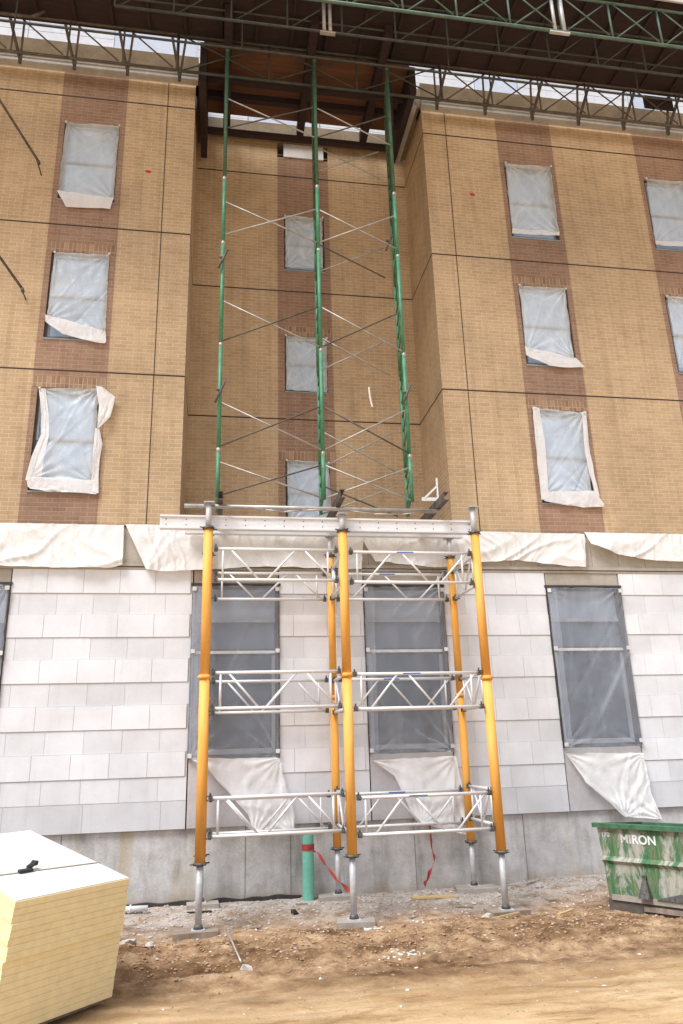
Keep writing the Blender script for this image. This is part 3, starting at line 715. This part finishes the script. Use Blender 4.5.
# pads under the posts
pads = [(PX[0]-.03, YF+.02, .25, .15, 'weathered wooden pad under the front left orange post', M['pad_wood'], .05),
        (PX[1]+.02, YF+.02, .22, .17, 'square grey pad under the front middle orange post', M['pad_grey'], -.12),
        (PX[2]+.02, YF+.03, .24, .15, 'cracked pad half sunk in dirt under the front right orange post', M['pad_wood'], .1),
        (PX[0]+.03, YK-.02, .20, .13, 'pale wooden pad behind the front left post', M['pad_grey'], .04),
        (PX[1]-.03, YK-.02, .24, .14, 'grey pad under the rear middle post beside the teal pipe', M['pad_grey'], .0),
        (PX[2]+.0, YK-.05, .27, .17, 'tilted pale slab under the rear right orange post', M['pad_grey'], -.15)]
for (x, y, hw, hd, lb, mt, rot) in pads:
    m_ = MB(); zt = (-1.915 if y < 10 else -1.835); c, s = math.cos(rot), math.sin(rot)
    m_.obox((x-hw*c+hd*s, y-hw*s-hd*c, zt-.075), (2*hw*c, 2*hw*s, 0), (-2*hd*s, 2*hd*c, 0), (0, 0, .075))
    tag(m_.build('base_pad', mt), lb, 'base pad', 'pads under the orange posts')

# ------------------------------------------------------------------ green tower in the recess
G = thing('green_scaffold', 'tall green frame scaffold with crossed grey braces standing in the brick recess', 'scaffold', (1.5, 10.1, 3.28))
GX = [0.0, 1.50, 2.86]; GF, GK = 9.78, 10.5
GX2 = [-.04, 1.42, 2.68]; GB = [-.04, 1.475, 2.80]
lifts = [(3.29, 3.98), (4.0, 5.62), (5.64, 7.36), (7.38, 8.55), (8.57, 11.15)]
for i in range(3):
    for (z0, z1) in lifts:
        fr = MB(); x = GX2[i]; xk = GB[i]
        fr.tube((x, GF, z0), (x, GF, z1), .029, 10); fr.tube((xk, GK, z0), (xk, GK, z1), .026, 10)
        fr.tube((x, GF, z1-.05), (xk, GK, z1-.05), .02, 8); fr.tube((x, GF, z0+.1), (xk, GK, z0+.1), .02, 8)
        if i:
            z = z0+.2
            while z < z1-.1: fr.tube((x, GF, z), (xk, GK, z), .014, 6); z += .24
        else:
            fr.tube((x, GF+.03, z0+.2), (xk, GK-.03, z1-.2), .015, 6)
        f_ = fr.build('frame', M['green'] if z0 < 8.5 else M['green_shaded'], G)
        pn = MB(); pn.tube((x, GF, z1-.04), (x, GF, z1+.02), .0300, 10); pn.build('coupling_pin', M['brace'] if z0 < 8.5 else M['green_shaded'], f_)
def brace(p, q, dark):
    m_ = MB(); m_.tube(p, q, .0115, 6); m_.build('cross_brace', M['dark_brace'] if dark else M['brace'], G)
zs_ = [(3.1+.2, 3.78), (4.02, 4.68), (5.66, 6.32), (7.48, 8.08), (9.5, 10.1)]
rb = random.Random(2)
for b in (0, 1):
    xa, xb = GX2[b], GX2[b+1]
    for k, (z0, z1) in enumerate(zs_):
        if b == 0:
            brace((xa+.03, GF-.03, z1), (xb-.03, GF-.03, z0), False); brace((xa+.03, GF-.045, z0), (xb-.03, GF-.045, z1), k != 3)
        else:
            brace((xa+.03, GF-.03, z1), (xb-.03, GF-.03, z0), rb.random() < .4); brace((xa+.03, GF-.045, z0), (xb-.03, GF-.045, z1), rb.random() < .4)
            brace((xa+.03, GK+.03, z1), (xb-.03, GK+.03, z0), rb.random() < .4); brace((xa+.03, GK+.045, z0), (xb-.03, GK+.045, z1), False)
for (x, y, z) in ((-.03, GF-.05, 4.85), (-.03, GF-.05, 7.05), (2.68, GF-.05, 4.95), (2.72, GK-.1, 8.1)):
    h = MB(); h.tube((x-.07, y, z-.18), (x+.06, y-.02, z+.14), .017, 8); h.tube((x-.0, y, z), (x-.06, y, z+.03), .02, 8); h.build('lock_lever', M['dark_brace'], G)
rg = MB(); rg.grid(lambda u, v: (2.10+.02*u+.04*v*v, GF-.06-.01*u, 5.02-.32*v), 2, 8); tag(rg.build('rag', M['litter']), 'thin white rag hanging on a cross brace of the green scaffold', 'rag')

# ------------------------------------------------------------------ overhead platform
H = thing('overhead_platform', 'dark overhead work platform on green lattice trusses along the eaves', 'work platform', (3, 9.6, 11.2))
zc, zt = 11.2, 12.0
def truss(Y, x0, x1, mat, pitch, r=.024, xbr='X', dark=None, double=False):
    m_ = MB(); m_.tube((x0, Y, zc), (x1, Y, zc), r+.004, 10); m_.tube((x0, Y, zt), (x1, Y, zt), r, 10)
    x = x0; k = 0; d = MB()
    while x <= x1+.01:
        m_.tube((x, Y, zc), (x, Y, zt), r*.8, 8)
        if x+pitch <= x1+.01:
            if xbr in ('X', '\\') : d.tube((x+.07, Y-.02, zt-.04), (x+pitch-.07, Y-.02, zc+.04), .013, 6)
            if xbr in ('X', '/'): d.tube((x+.07, Y+.02, zc+.04), (x+pitch-.07, Y+.02, zt-.04), .013, 6)
        x += pitch; k += 1
    t = m_.build('truss', mat, H); d.build('diagonal', dark or mat, t); return t
truss(8.73, -1.81, 14, M['teal'], .905, .023)
truss(9.26, -1.80, 14, M['dim_truss'], .905, .019, '/')
truss(9.76, -7, 14, M['dim_truss'], 3.6, .016, '')
truss(10.32, -7.2, -.9, M['dark_brace'], .9, .02, '\\')
truss(10.32, 3.85, 14.3, M['dark_brace'], .95, .02, 'X')
truss(10.33, -.88, 3.83, M['dim_truss'], 1.57, .02, 'X')
# a doubled bright post pair at the splice in the front truss
sp = MB(); sp.tube((5.30, 8.72, zc), (5.30, 8.72, zt), .028, 10); sp.tube((5.46, 8.72, zc), (5.46, 8.72, zt), .034, 10); sp.box(5.2, 5.55, 8.70, 8.75, zc-.05, zc-.02); sp.build('splice_post', M['galv'], H)
sp = MB(); sp.tube((1.52, 9.25, zc), (1.52, 9.25, zt), .03, 10); sp.tube((1.62, 9.25, zc), (1.62, 9.25, zt), .03, 10); sp.box(1.45, 1.7, 9.22, 9.28, zc-.05, zc-.02); sp.build('splice_post', M['brace'], H)
x = -7
while x < 14:
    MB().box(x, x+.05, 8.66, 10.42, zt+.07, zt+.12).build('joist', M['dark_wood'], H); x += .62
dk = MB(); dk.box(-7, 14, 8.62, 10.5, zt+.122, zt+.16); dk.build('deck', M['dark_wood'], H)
dk = MB()
yy = 10.51
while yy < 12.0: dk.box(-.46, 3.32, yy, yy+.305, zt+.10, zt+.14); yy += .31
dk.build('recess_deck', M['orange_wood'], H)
for q in [(x-.07, x+.07, 9.7, 12.2, zt-.14, zt+.09) for x in (-.03, 1.44, 2.74)] + [(-.45, 3.3, 12.02, 12.12, 11.62, 11.72), (-.45, 3.3, 10.9, 11.0, zt-.28, zt-.15), (-.45, 3.3, 11.5, 11.6, zt-.05, zt+.09),
    (-.52, -.4, 10.5, 12.3, 11.2, 12.1), (3.3, 3.42, 10.5, 12.3, 11.5, 12.1)] + [(x-.06, x+.06, 10.55, 10.67, 10.7, zt-.28) for x in (-.03, 1.5, 2.9)]:
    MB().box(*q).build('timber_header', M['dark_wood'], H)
# V struts that hold the platform off the eave
for x in [-.9-.9*i for i in range(7)]+[3.85+.95*i for i in range(11)]:
    if True:
        v = MB(); v.bar((x-.10, 10.40, zt), (x+.02, 10.74, 11.5), .035, .05); v.bar((x+.13, 10.40, zt), (x+.03, 10.74, 11.5), .035, .05); v.bar((x+.025, 10.74, 11.72), (x+.025, 10.74, 11.42), .05, .05)
        v.build('eave_strut', M['dark_brace'], H)
tg = MB(); tg.box(8.0, 8.6, 10.42, 10.47, 11.72, 12.0); tg.build('hanging_panel', M['dark_wood'], H)
cr_ = MB(); cr_.path([(-3.95, 10.2, 12.02), (-3.8, 10.2, 11.86), (-3.3, 10.2, 11.86), (-3.1, 10.2, 12.02)], .03); cr_.build('bent_pipe', M['dark_brace'], H)
fb = MB(); fb.box(-7, 14, 8.585, 8.615, zt+.06, zt+.34)
fb.build('toe_board', M['lilac'], H)
gr = MB(); x = -6.5
while x < 14: gr.tube((x, 8.66, zt+.16), (x, 8.66, zt+1.2), .024, 8); x += 1.81
gr.tube((-7, 8.66, zt+1.15), (14, 8.66, zt+1.15), .022, 8); gr.tube((-7, 8.66, zt+.7), (14, 8.66, zt+.7), .022, 8); gr.build('guard_rail', M['teal'], H)

# ------------------------------------------------------------------ small things on the walls
for (p, q, lb) in (((-3.9, 10.6, 10.66), (-3.06, 10.62, 9.3), 'dark steel rod slanting down at the top left of the photo'), ((-3.7, 10.6, 7.75), (-3.08, 10.62, 6.88), 'dark hooked rod slanting down at the middle left edge of the photo')):
    m_ = MB(); m_.tube((q[0]-(q[0]-p[0])*3, 10.55, q[2]+(p[2]-q[2])*3), q, .021, 8); m_.tube(q, (q[0]+.02, q[1], q[2]-.06), .026, 8)
    m_.tube((q[0]-.03, q[1], q[2]+.04), (q[0]-.03, 10.99, q[2]+.04), .012, 6)
    tag(m_.build('stay_rod', M['dark_brace']), lb, 'rod')
for (x, z, lb) in ((-1.36, 9.61, 'small red paint mark on the left wing brick'), (4.51, 9.76, 'small red paint mark on the right wing brick')):
    m_ = MB(); m_.face([(x-.06, D-.004, z+.015), (x-.01, D-.004, z-.03), (x+.05, D-.004, z-.025), (x+.055, D-.004, z+.02), (x+.0, D-.004, z+.035)])
    tag(m_.build('paint_mark', M['red']), lb, 'paint mark')

# ------------------------------------------------------------------ teal pipe, ribbons
pp = thing('pipe_stub', 'teal plastic pipe stub standing upright at the concrete wall', 'pipe', (1.25, 10.82, -1.9))
m_ = MB(); m_.tube((1.25, 10.82, -1.95), (1.25, 10.82, -1.1), .078, 24, caps=False); m_.tube((1.25, 10.82, -1.11), (1.25, 10.82, -1.10), .066, 24); m_.build('pipe', M['pvc'], pp)
def ribbon(name, pts, w, label):
    m_ = MB()
    def fn(u, v):
        k = v*(len(pts)-1); i = min(int(k), len(pts)-2); f = k-i
        p = Vector(pts[i]).lerp(Vector(pts[i+1]), f); tw = 2.2*math.sin(v*7+1)
        return p+Vector((math.sin(tw)*w*.3, -.01*math.cos(tw*2), math.cos(tw)*w))*(u-.5)
    m_.grid(fn, 2, 40); return tag(m_.build(name, M['ribbon']), label, 'ribbon')
rb_ = ribbon('ribbon', [(1.26, 10.73, -1.26), (1.35, 10.6, -1.30), (1.45, 10.4, -1.45), (1.52, 10.1, -1.56), (1.60, 9.72, -1.62), (1.64, 9.70, -1.66)], .07, 'red ribbon stretched from the teal pipe to the middle orange post')
m_ = MB()
for z in (-1.27, -1.23): m_.tube((1.25, 10.82, z-.02), (1.25, 10.82, z+.02), .083, 20, caps=False)
m_.build('ribbon_wrap', M['ribbon'], rb_)
ribbon('hanging_ribbon', [(2.96, 10.9, -1.05), (2.97, 10.9, -1.3), (3.0, 10.88, -1.5), (2.88, 10.86, -1.7), (2.82, 10.84, -1.8)], .10, 'red ribbon hanging down the concrete wall under the white skirt')

# ------------------------------------------------------------------ foam board stack
TR, TN = Vector((-.70, 7.30, -1.02)), Vector((-1.43, 6.46, -1.02)); A = TN-TR; Bv = Vector((-1.23, 1.78, .27)); Dn = Vector((-.08, .02, -.89))
n_up, n_lo = 8, 10; ords = 'topmost second third fourth fifth sixth seventh eighth ninth tenth eleventh twelfth thirteenth fourteenth fifteenth sixteenth seventeenth lowest'.split()
rb = random.Random(9); N = n_up+n_lo
for k in range(N):
    t0, t1 = k/N, (k+1)/N
    sh_ = Vector((rb.uniform(-.005, .005), rb.uniform(-.004, .004), 0)) + (Vector((-.014, .008, 0)) if k >= n_up else Vector((.0, 0, 0)))
    m_ = MB(); o0 = TR+Dn*t1+sh_
    up = -Dn/N*.978
    if k == 0: up = -Dn/N
    sag = 0
    # board with eased edges: a slightly smaller slab top and bottom
    e1, e2, e3 = A.normalized()*.003, Bv.normalized()*.003, up*.14
    def ring(t, i): o = o0+up*t; return [o+(e1+e2)*i, o+A+(e2-e1)*i, o+A+Bv-(e1+e2)*i, o+Bv+(e1-e2)*i]
    rings = [ring(0, 1), ring(.07, 0), ring(.93, 0), ring(1, 1)]
    b0 = len(m_.v)
    for r_ in rings: m_.v += [tuple(p) for p in r_]
    for q in range(3):
        for c in range(4):
            m_.f.append((b0+q*4+c, b0+q*4+(c+1) % 4, b0+q*4+4+(c+1) % 4, b0+q*4+4+c)); m_.c.append(None); m_.smooth.append(False)
    m_.f += [(b0+3, b0+2, b0+1, b0), (b0+12, b0+13, b0+14, b0+15)]; m_.c += [None]*2; m_.smooth += [False]*2
    nm = {0: 'pale yellow foam board with a white face, topmost of the stack at bottom left', N-1: 'pale yellow foam board, lowest of the stack at bottom left'}.get(k, 'pale yellow foam board, %s from the top of the stack at bottom left' % ords[k])
    o = m_.build('foam_board', M['foam']); tag(o, nm, 'foam board', 'stacked yellow foam boards')
    if k == 0:
        f_ = MB(); Nn = A.cross(Bv).normalized(); Nn = Nn if Nn.z > 0 else -Nn
        q0 = TR+Nn*.002+sh_
        f_.obox(q0+A*.006+Bv*.004, A*.988, Bv*.99, Nn*.004); f_.build('facer', M['facer'], o)
Nn = A.cross(Bv).normalized(); Nn = Nn if Nn.z > 0 else -Nn
st = thing('cargo_strap', 'tan strap with a black buckle across the white top of the foam stack', 'strap', tuple(TR+Bv*.3))
s0, s1 = TR+Bv*.26+Nn*.010, TR+A*1.0+Bv*.33+Nn*.010
m_ = MB(); m_.obox(s0, s1-s0, Bv.normalized()*.022, Nn*.003); 
m_.obox(s0+Vector((.012, 0, -.9)), Bv.normalized()*.022, Vector((.006, 0, 0)), Vector((-.010, 0, .9))); m_.build('strap_band', M['strap'], st)
bp = TR+A*.60+Bv*.31+Nn*.014
m_ = MB(); e = A.normalized(); f = Bv.normalized()
m_.obox(bp-f*.03, e*.13, f*.05, Nn*.02); m_.bar(bp+e*.02+f*.03+Nn*.02, bp-e*.06+f*.06+Nn*.05, .05, .02); m_.tube(bp-e*.05+f*.03+Nn*.04, bp-e*.05+f*.10+Nn*.04, .018, 8); m_.build('buckle', M['black'], st)
for q in ((.05, -.06, .055, 'front wooden bearer in the shade under the foam stack'), (.85, -.30, .295, 'rear wooden bearer hidden behind the foam stack')):
    tag(MB().obox(TR+Dn+A*.05+Bv*q[0]+Vector((0, 0, q[1])), A*.9, Bv.normalized()*.09, (0, 0, q[2])).build('bearer', M['pad_wood']), q[3], 'bearer')

# ------------------------------------------------------------------ dumpster
P0 = Vector((4.68, 9.33, -1.915)); dd = Vector((.557, -.83, 0)).normalized(); nn = Vector((.83, .557, 0)).normalized(); Z = Vector((0, 0, 1))
DU = thing('dumpster', 'scuffed green steel dumpster with white lettering cut by the right edge of the photo', 'dumpster', tuple(P0))
def DP(s, h, o=0): return P0+dd*s+Z*h-nn*o
Ld, Wd, Hd, tp = 2.6, 1.05, .93, .095
m_ = MB()
def dbox(m_, s0, s1, o0, o1, h0, h1): m_.obox(DP(s0, h0, o1), dd*(s1-s0), nn*(o1-o0), Z*(h1-h0))
def shell(m_, h0, h1, e0, e1, back=Wd):
    # slanted ends (leaning outward towards the top)
    a = [DP(-e0, h0), DP(Ld+e0, h0), DP(Ld+e0, h0, -back), DP(-e0, h0, -back)]
    bl = .07 if h1 > .6 else 0; b = [DP(-e1, h1), DP(Ld+e1, h1), DP(Ld+e1, h1-bl, -back), DP(-e1, h1-bl, -back)]
    for i in range(4): m_.face([a[i], a[(i+1) % 4], b[(i+1) % 4], b[i]])
    t = .03
    a2 = [DP(-e0+t, h0, -t), DP(Ld+e0-t, h0, -t), DP(Ld+e0-t, h0, -back+t), DP(-e0+t, h0, -back+t)]
    b2 = [DP(-e1+t, h1, -t), DP(Ld+e1-t, h1, -t), DP(Ld+e1-t, h1-bl, -back+t), DP(-e1+t, h1-bl, -back+t)]
    for i in range(4): m_.face([b2[i], b2[(i+1) % 4], a2[(i+1) % 4], a2[i]])
shell(m_, .13, .52, -.02, .0); shell(m_, .52, Hd-.03, .0, .035)
m_.face([DP(.04, .14), DP(.04, .14, -Wd), DP(Ld-.04, .14, -Wd), DP(Ld-.04, .14)])
m_.build('body', M['dump'], DU)
r_ = MB(); r_.obox(DP(-.075, Hd-.035, .05), dd*(Ld+.18), nn*.09, Z*.05); r_.obox(DP(-.06, Hd-.105, -Wd-.04), dd*(Ld+.2), nn*.08, Z*.04)
r_.obox(DP(-.07, Hd-.035, -.04), dd*.07, nn*(Wd-.0)-Z*.07, Z*.045); r_.build('rim', M['dump_rim'], DU)
r_ = MB(); r_.hexa([DP(.0, .49, .0), DP(Ld, .49, .0), DP(Ld, .49, -.005), DP(.0, .49, -.005), DP(-.0, .53, .035), DP(Ld, .53, .035), DP(Ld, .53, -.005), DP(0, .53, -.005)]); 
r_.hexa([DP(.0, .531, .035), DP(Ld, .531, .035), DP(Ld, .531, -.005), DP(.0, .531, -.005), DP(-.0, .575, .002), DP(Ld, .575, .002), DP(Ld, .575, -.005), DP(0, .575, -.005)])
r_.build('side_rib', M['dump'], DU)
r_ = MB()
for s in (.06,): dbox(r_, s, Ld-.06, -.03, .012, .10, .16)
r_.build('bottom_rail', M['pad_grey'], DU)
r_ = MB(); dbox(r_, .0, Ld, -.05, -.01, -.06, .10); dbox(r_, 0, Ld, -Wd+.05, -Wd+.15, -.06, .1); r_.build('skid', M['dark_brace'], DU)
r_ = MB(); dbox(r_, .45, Ld-.4, -.012, .02, .02, .07); r_.build('skid_bar', M['pad_wood'], DU)
r_ = MB(); s = .50
r_.hexa([DP(s-.07, .16, .09), DP(s+.07, .16, .09), DP(s+.07, .16, .001), DP(s-.07, .16, .001), DP(s-.02, .36, .03), DP(s+.02, .36, .03), DP(s+.02, .36, .001), DP(s-.02, .36, .001)])
r_.tube(DP(s, .38, .03), DP(s, .38, -.0), .028, 12); r_.build('winch_hook', M['clamp'], DU)
r_ = MB(); r_.hexa([DP(.62, .16, .03), DP(1.1, .16, .03), DP(1.1, .16, .001), DP(.62, .16, .001), DP(.9, .24, .015), DP(1.1, .24, .015), DP(1.1, .24, .001), DP(.9, .24, .001)]); r_.build('gusset', M['clamp'], DU)
def text(s, txt, h, size, mat, name):
    cu = bpy.data.curves.new(name, 'FONT'); cu.body = txt; cu.size = size; cu.extrude = .001; cu.offset = .0035*size/.15
    ob = bpy.data.objects.new(name, cu); col.objects.link(ob)
    dg = bpy.context.evaluated_depsgraph_get(); me = bpy.data.meshes.new_from_object(ob.evaluated_get(dg))
    bpy.data.objects.remove(ob)
    o = bpy.data.objects.new(name, me); col.objects.link(o); me.materials.clear(); me.materials.append(mat)
    o.parent = DU
    # letters run along dd, up is Z, facing -nn
    from mathutils import Matrix
    me.transform(Matrix(((dd.x, 0, -nn.x, 0), (dd.y, 0, -nn.y, 0), (0, 1, 0, 0), (0, 0, 0, 1))) )
    o.location = DP(s, h, .003)-P0
    return o
text(.255, 'MI', .735, .135, M['letter_fade'], 'faded_letters'); text(.40, 'RON', .735, .135, M['letter'], 'letters'); text(.01, '170', .79, .075, M['letter_fade'], 'number_mark')

# ------------------------------------------------------------------ debris
def rock(mb, x, y, r, rr, flat=.6, z=None):
    c = Vector((x, y, (gz(x, y) if z is None else z)+r*flat*.35)); b = len(mb.v); n, m = 7, 4
    sd = rr.uniform(0, 99); rot = rr.uniform(0, 6)
    ex = rr.uniform(.7, 1.4)
    mb.v.append(tuple(c+Vector((0, 0, r*flat))))
    for j in range(1, m):
        ph = math.pi*j/m
        for i in range(n):
            a = 2*math.pi*i/n; v = Vector((math.sin(ph)*math.cos(a), math.sin(ph)*math.sin(a), math.cos(ph)))
            k = r*(1+.9*noise.noise(v*1.6+Vector((sd, sd, 0))))
            w = Vector((v.x*ex, v.y/ex, v.z*flat))*k
            mb.v.append(tuple(c+Vector((w.x*math.cos(rot)-w.y*math.sin(rot), w.x*math.sin(rot)+w.y*math.cos(rot), w.z))))
    mb.v.append(tuple(c-Vector((0, 0, r*flat)))); e = len(mb.v)-1
    for i in range(n):
        j = (i+1) % n
        mb.f.append((b, b+1+i, b+1+j)); mb.f.append((e, b+1+(m-2)*n+j, b+1+(m-2)*n+i)); mb.c += [None]*2; mb.smooth += [False]*2
        for q in range(m-2):
            mb.f.append((b+1+q*n+i, b+1+(q+1)*n+i, b+1+(q+1)*n+j, b+1+q*n+j)); mb.c.append(None); mb.smooth.append(False)
rr = random.Random(11)
g1, g2, g3 = MB(), MB(), MB()
for k in range(2600):
    x = rr.uniform(-1.2, 6.5); y = 10.95-abs(rr.gauss(0, .75))
    if y < 8.2: continue
    rock(g1 if rr.random() < .85 else g2, x, y, min(.022, abs(rr.gauss(.005, .007))+.004), rr)
for k in range(3600):
    x = rr.uniform(-1.4, 5.5); y = rr.gauss(8.75, .45)
    rock(g2 if rr.random() < .96 else g1, x, y, min(.022, abs(rr.gauss(.003, .007))+.004), rr, .5)
for k in range(500):
    x = rr.uniform(-1.4, 4.5); y = rr.uniform(5.8, 8.3); rock(g2 if rr.random() < .85 else g1, x, y, abs(rr.gauss(.003, .004))+.003, rr, .4)
for k in range(70):
    x = rr.uniform(-1., 5.); y = rr.choice([rr.gauss(9., .5), rr.uniform(9.5, 10.8), rr.uniform(6.2, 8)]); rock(g3, x, y, rr.uniform(.006, .02), rr, .5)
for k in range(40):
    rock(g3, 1.9+rr.gauss(0, .14), 8.22+rr.gauss(0, .05), rr.uniform(.008, .018), rr)
tag(g1.build('gravel', M['rock']), 'pale grey gravel scattered along the foot of the wall', 'gravel', kind='stuff')
tag(g2.build('soil_clods', M['clod']), 'brown soil crumbs strewn over the berm', 'soil', kind='stuff')
tag(g3.build('litter_bits', M['litter']), 'small white litter crumbs on the dirt', 'litter', kind='stuff')
for (x, y, r, lb) in ((-.85, 9.05, .085, 'pale rubble lump beside the foam stack'), (-.62, 8.98, .05, 'small pale rubble lump right of the foam stack'), (2.95, 10.6, .05, 'brown clod at the foot of the hanging ribbon'), (4.3, 10.5, .06, 'brown rock at the wall left of the dumpster'), (3.15, 9.3, .06, 'muddy rock in front of the right orange post'), (.35, 8.05, .055, 'stone on the near side of the berm')):
    m_ = MB(); rock(m_, x, y, r, rr, .7); tag(m_.build('rock', M['rock']), lb, 'rock', 'loose rocks on the ground')
def plank(x, y, L, w, rot, h, mat, lb, name='board', dz=0, tilt=0):
    c, s = math.cos(rot), math.sin(rot); z = gz(x, y)-.005+dz
    m_ = MB(); m_.obox((x, y, z), (L*c, L*s, tilt), (-w*s, w*c, 0), (0, 0, h)); tag(m_.build(name, mat), lb, 'board' if name == 'board' else name.replace('_', ' '))
plank(2.55, 10.42, .55, .13, -.05, .022, M['lumber'], 'tan board lying by the wall under the red ribbon', dz=.01)
plank(2.35, 9.75, .16, .05, .6, .02, M['pad_wood'], 'brown wood scrap between the middle and right posts')
plank(.0, 9.15, .26, .035, .05, .03, M['lumber'], 'pale wood chip in front of the left pad')
plank(1.68, 9.2, .22, .05, -.1, .015, M['litter'], 'white scrap in front of the middle pad', 'scrap')
plank(4.2, 9.95, .3, .08, .2, .03, M['pad_wood'], 'dark wood scrap left of the dumpster')
plank(3.8, 10.1, .22, .06, -.3, .02, M['pad_grey'], 'grey wood scrap behind the right orange post')
rp = random.Random(4)
for nm_, x_, y_ in (('thin wood splinter on the gravel left of the rear middle pad', 1.05, 10.55), ('brown bark-like scrap right of the front left pad', .45, 9.75), ('short dark stick between the two right posts', 3.0, 10.05), ('pale wood offcut in front of the right pad', 3.3, 9.35), ('flat brown scrap at the wall right of the rear post', 4.25, 10.75), ('grey splinter on the berm left of the dumpster', 3.95, 9.1)):
    plank(x_, y_, rp.uniform(.12, .3), rp.uniform(.02, .06), rp.uniform(-.7, .7), .015, M[rp.choice(['pad_wood', 'lumber', 'pad_grey'])], nm_, dz=.008, tilt=rp.uniform(0, .03))
plank(-.3, 10.45, .3, .05, .0, .02, M['felt'], 'black rubber strip beside the pad of the rear left post', 'rubber_strip')
m_ = MB(); m_.tube((.16, 9.0, -1.80), (.16+.12, 7.95, -1.87), .010, 6); tag(m_.build('stake', M['brace']), 'thin pale stick lying across the berm in front of the left post', 'stick')
m_ = MB(); m_.tube((-1.3, 10.62, -1.83), (-.78, 10.60, -1.83), .035, 10); m_.tube((-1.0, 10.62, -1.83), (-.98, 10.62, -1.83), .05, 10); tag(m_.build('foil_tube', M['alu']), 'silver foil tube lying at the wall beside the foam stack', 'tube')
m_ = MB(); rock(m_, 1.0, 10.2, .045, rr, .9); tag(m_.build('black_lump', M['black']), 'small black lump on the gravel left of the teal pipe', 'lump')
m_ = MB()
for i in range(60):
    x = -3+i*.072; w_ = .072
    if x > 1.12: break
    h0, h1 = .04+.03*noise.noise(Vector((x*4, 0, 0))), .04+.03*noise.noise(Vector(((x+w_)*4, 0, 0)))
    m_.hexa([(x, 10.95, -1.95), (x+w_, 10.95, -1.95), (x+w_, 11.03, -1.95), (x, 11.03, -1.95), (x, 10.97, -1.885+h0), (x+w_, 10.97, -1.885+h1), (x+w_, 11.03, -1.885+h1), (x, 11.03, -1.885+h0)])
tag(m_.build('membrane_strip', M['felt']), 'black waterproof membrane edge along the foot of the concrete wall', 'membrane')

# ------------------------------------------------------------------ lift everything so the ground is near z = 0
for o in bpy.data.objects:
    if o.parent is None: o.location.z += GZ

# ------------------------------------------------------------------ camera
th, ro, ya, fpx = .303992489, -.0294470941, .168156768, 750.678
f = Vector((math.sin(ya)*math.cos(th), math.cos(ya)*math.cos(th), math.sin(th)))
r0 = Vector((math.cos(ya), -math.sin(ya), 0)); u0 = r0.cross(f)
r = r0*math.cos(ro)+u0*math.sin(ro); u = -r0*math.sin(ro)+u0*math.cos(ro)
from mathutils import Matrix
cam = bpy.data.cameras.new('camera'); co = bpy.data.objects.new('camera', cam); col.objects.link(co)
co.matrix_world = Matrix(((r.x, u.x, -f.x, 0), (r.y, u.y, -f.y, 0), (r.z, u.z, -f.z, GZ), (0, 0, 0, 1)))
cam.sensor_fit = 'VERTICAL'; cam.sensor_height = 24; cam.lens = fpx/1024*24; cam.clip_end = 2000
scene.camera = co

# ------------------------------------------------------------------ light: bright overcast
SUN_EL, SUN_AZ = R(57), R(232)      # azimuth from +Y clockwise: behind the camera, a little to the left
w = bpy.data.worlds.new('World'); scene.world = w; w.use_nodes = True
nt = w.node_tree; nt.nodes.clear(); t = NT(nt)
sky = t.n('ShaderNodeTexSky', sky_type='NISHITA', sun_disc=False, sun_elevation=SUN_EL, sun_rotation=SUN_AZ, air_density=1, dust_density=3, ozone_density=1)
bg = t.n('ShaderNodeBackground'); bg.inputs[1].default_value = .088
# cloud cover: pull the blue sky towards an even pale grey of the same brightness
c = t.mix(.82, sky.outputs[0], (7.1, 7.35, 8.0))
t.l(c, bg.inputs[0]); wo = t.n('ShaderNodeOutputWorld'); t.l(bg.outputs[0], wo.inputs[0])
sl = bpy.data.lights.new('sun', 'SUN'); sl.energy = 3.3; sl.angle = R(28); sl.color = (1, .995, .985)
so = bpy.data.objects.new('sun', sl); col.objects.link(so)
d = Vector((math.sin(SUN_AZ)*math.cos(SUN_EL), math.cos(SUN_AZ)*math.cos(SUN_EL), math.sin(SUN_EL)))
so.rotation_euler = d.to_track_quat('Z', 'Y').to_euler()
vs = scene.view_settings; vs.view_transform = 'Standard'; vs.look = 'None'; vs.gamma = 1; vs.exposure = .5; vs.use_curve_mapping = False
